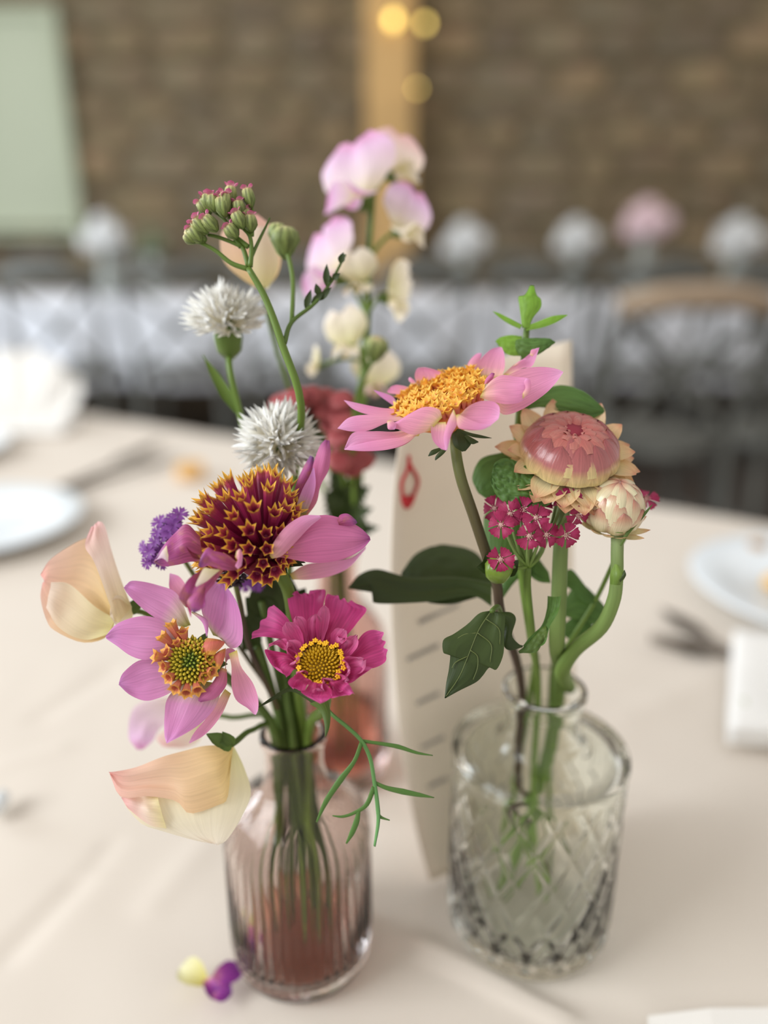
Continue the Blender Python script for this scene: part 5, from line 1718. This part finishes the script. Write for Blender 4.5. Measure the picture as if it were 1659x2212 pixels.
mintleaf([(1118, 950), (1090, 975), (1040, 990), (1020, 1030), (1030, 1060)], [(1118, 960), (1110, 1020), (1090, 1065), (1060, 1080), (1034, 1066)], .275, M_MINT, bulge=.1, wr=.0003)
mintleaf([(1120, 880), (1160, 848), (1210, 832), (1260, 845), (1308, 885)], [(1120, 890), (1170, 880), (1220, 892), (1270, 905), (1306, 892)], .274, M_MINT, bulge=.12, wr=.0005)
big = mintleaf(z3_([(1150, 1085), (1120, 1130), (1050, 1145), (990, 1140), (915, 1130), (860, 1085), (830, 1020), (835, 980)]), z3_([(1150, 1060), (1100, 1010), (1050, 960), (990, 930), (940, 905), (890, 900), (850, 925), (838, 965)]), .2580, M_MINT, bulge=.10, wr=.0013, nu=40, nv=54, ws=420)
mintleaf(z4([(1050, 490), (1045, 560), (1020, 640), (960, 700), (925, 745)]), z4([(1120, 490), (1105, 570), (1060, 650), (1030, 740), (930, 760)]), .2600, M_MINT, bulge=-.3, wr=.0006)
mintleaf(z4([(1040, 640), (1000, 670), (950, 730), (900, 775)]), z4([(1050, 700), (1020, 740), (990, 780), (905, 785)]), .2590, M_SEPAL, bulge=.2, wr=.0006)
# leaves low behind the strawflower stems
for A, B, dp in (([(1150, 1230), (1110, 1225), (1085, 1260), (1075, 1300)], [(1180, 1260), (1160, 1240), (1120, 1250), (1080, 1302)], .283), ([(1215, 1300), (1250, 1260), (1290, 1290), (1320, 1330)], [(1215, 1330), (1250, 1340), (1290, 1350), (1320, 1335)], .290),
                 ([(1215, 1350), (1245, 1330), (1275, 1345), (1295, 1372)], [(1215, 1372), (1240, 1385), (1270, 1384), (1294, 1376)], .292), ([(1215, 1240), (1235, 1230), (1262, 1262), (1290, 1300)], [(1212, 1262), (1235, 1275), (1262, 1300), (1288, 1304)], .288),
                 ([(1060, 1100), (1045, 1120), (1050, 1180), (1070, 1210)], [(1120, 1110), (1130, 1150), (1110, 1200), (1080, 1214)], .276), ([(1185, 1235), (1150, 1190), (1135, 1195)], [(1190, 1260), (1160, 1255), (1130, 1230)], .284)):
    mintleaf(A, B, dp, M_MINT, bulge=.1, wr=.0003, nu=8, nv=14)

# ================================================================ sweet peas and red yarrow in the deep rose bottle
def pea_bloom(C, face, s, m1, m2, rt, roll=0, wing=None):
    "banner, two wings, keel and calyx of one sweet pea bloom; the banner is the mesh that carries the rest"
    f_ = V(face).normalized()
    up = V((0, 0, 1)) if abs(f_.z) < .8 else V((0, 1, 0))
    up = (up - f_ * up.dot(f_)).normalized()
    up = Matrix.Rotation(math.radians(roll), 3, f_) @ up
    sd = f_.cross(up)
    b = C - f_ * s * .1
    v, f, u = petal_data(b - up * s * .25, b + up * s * .75 - f_ * s * .25, f_, s * 1.35, shape='banner', arch=.10, cup=-.25, notch=.12, lobes=1, fold=.12, ruffle=.18, seed=s * 900 + C.x * 70, nu=12, nv=12)
    o = part('banner', mesh('banner', v, f, m1, u), rt)
    for k in (-1, 1):
        v, f, u = petal_data(b - up * s * .22, b - up * s * .30 + f_ * s * .55 + sd * k * s * .28, up + sd * k * .8, s * .55, shape='round', arch=.15, cup=.3, ruffle=.15, seed=k + C.x * 50)
        part('wing', mesh('wing', v, f, m2, u), o)
    v, f, u = petal_data(b - up * s * .25, b - up * s * .38 + f_ * s * .42, up, s * .3, shape='round', arch=-.2, cup=.9)
    part('keel', mesh('keel', v, f, m2, u), o)
    v, f, u = lathe([(s * .03, -.30 * s), (s * .12, -.18 * s), (s * .15, -.02 * s), (s * .13, .06 * s)], 10)
    part('calyx', mesh('calyx', *xform((v, f, u), frame(b - up * s * .25 - f_ * s * .05, f_ * .6 + up * .2))[:2], M_SEPAL), o)
    return b - up * s * .25 - f_ * s * .2


root = thing('sweet_pea', BB + V((.004, .002, .018)), 'tall sweet pea stalk carrying lilac pink and cream blooms above everything else', 'flower')
SD = .355
pts = [PD(812, 330, SD), PD(806, 420, SD), PD(797, 560, SD), PD(792, 680, SD), PD(786, 780, SD), PD(778, 900, SD + .004), PD(772, 1100, SD + .02)]
tube('stem', pts + [V((BB.x + .002, BB.y, .14)), V((BB.x + .006, BB.y + .004, .02))], [.0012, .0014, .0016, .0017, .0018, .0018], M_STEM, root)
for (px, py, dd, face, s, m1, m2, roll) in ((762, 395, -.006, (-.55, -1, .05), .030, M_LILAC, M_LILAC, 18), (866, 350, .002, (.5, -1, .1), .021, M_BLUSH, M_CREAM, -20), (884, 480, -.004, (.6, -1, -.2), .021, M_LILAC, M_CREAM, -25), (700, 575, -.002, (-.7, -.8, -.1), .026, M_LILAC, M_LILAC, 30),
                                            (770, 600, -.006, (-.2, -1, -.5), .015, M_CREAM, M_CREAM, 10), (862, 640, .0, (.7, -.8, -.4), .019, M_CREAM, M_CREAM, -60), (744, 735, -.003, (-.5, -1, -.3), .018, M_CREAM, M_CREAM, 20), (678, 785, .004, (-.9, -.6, -.2), .010, M_CREAM, M_CREAM, 60), (812, 820, .010, (.2, -1, -.1), .018, M_CREAM, M_BLUSH, -10)):
    q = PD(px, py, SD + dd)
    e = pea_bloom(q, face, s, m1, m2, root, roll)
    at = min(pts, key=lambda p: abs(p.z - e.z + .006))
    tube('flower_stalk', [e, (e + at) / 2 + V((0, 0, .002)), at], [.0009, .0009], M_STEM, root, n=7)

root = thing('sweet_pea', BB + V((-.008, .002, .018)), 'faded tan sweet pea petal bloom behind the green yarrow buds', 'flower')
C = PD(555, 545, .30)
n = (to_cam(C) + V((.2, 0, 0))).normalized()
Lf([(560, 625), (520, 600), (480, 560), (480, 500), (520, 470)], [(575, 625), (600, 590), (606, 545), (590, 495), (555, 462)], 0, bulge=-.12, ripple=.003, m=M_PEACH)
Lf([(560, 625), (545, 590), (540, 540), (550, 490)], [(580, 622), (600, 580), (598, 540), (575, 490)], .004, bulge=.15, m=M_CREAM)
tube('stem', [PD(566, 622, .30), PD(600, 760, .33), PD(680, 1000, .37), PD(740, 1180, .378), V((BB.x - .003, BB.y, .14)), V((BB.x - .008, BB.y + .002, .02))], [.0010, .0012, .0014], M_STEM, root)

root = thing('yarrow', BB + V((0, -.006, .018)), 'dusty red yarrow umbels glowing behind the white cornflower', 'flower')
hd = PD(720, 905, .345)
YR2 = []
for k, (px, py) in enumerate(((610, 872), (640, 860), (672, 858), (705, 862), (738, 868), (640, 890), (700, 888), (728, 895), (744, 915), (716, 920), (735, 945), (745, 970), (765, 985), (735, 1000), (782, 995), (760, 1010))):
    q = PD(px, py, .345 + rnd.uniform(-.008, .008))
    v, f, u = lathe([(.0015, -.003), (.0028, -.001), (.0052, .0), (.0056, .0012), (.003, .0022), (.0006, .002)], 15, rf=lambda r, a, z_: r * (1 + .15 * abs(math.cos(2.5 * a)) * (r > .005)))
    o = part('flower_head', mesh('flower_head', v, f, M_YRED2, u), root, M=frame(q, V((rnd.uniform(-.4, .4), -.7, 1))))
    tube('flower_stalk', [q - V((0, 0, .003)), q.lerp(PD(745, 1040, .36), .6) + V((0, 0, -.004)), PD(745, 1060, .36)], [.0006, .0009], M_STEM, root, n=6)
tube('stem', [PD(745, 1055, .36), PD(748, 1150, .375), V((BB.x, BB.y - .004, .14)), V((BB.x + .001, BB.y - .012, .02))], [.0014, .0016], M_STEM, root)
for (b_, t_, wd) in (((748, 1120), (806, 1098), .009), ((748, 1130), (700, 1060), .012), ((750, 1110), (775, 1020), .012), ((745, 1100), (715, 1010), .010), ((750, 1150), (820, 1140), .008), ((748, 1160), (705, 1120), .012), ((752, 1090), (800, 1050), .010), ((745, 1180), (790, 1120), .012)):
    petal('leaf', PD(b_[0], b_[1], .365), PD(t_[0], t_[1], .352), (0, -1, .5), wd, M_LEAF, root, shape='leaf', serr=.25, cup=.2, nv=16)

root = thing('yarrow', BB + V((.006, -.003, .018)), 'single closed yarrow bud on a green stalk beside the sweet peas', 'flower')
kb = knob(812, 752, .325, .0052, .0080, M_BUDG, root, (.15, -.3, 1))
tube('stem', [PD(806, 775, .325), PD(785, 815, .326), PD(772, 860, .33), PD(762, 960, .345), PD(765, 1150, .37), V((BB.x + .004, BB.y - .002, .14)), V((BB.x + .010, BB.y - .006, .02))], [.0010, .0012, .0014], M_STEM, root)
petal('leaf', PD(790, 800, .325), PD(776, 745, .324), (.5, -1, 0), .003, M_STEM, root, shape='blade')
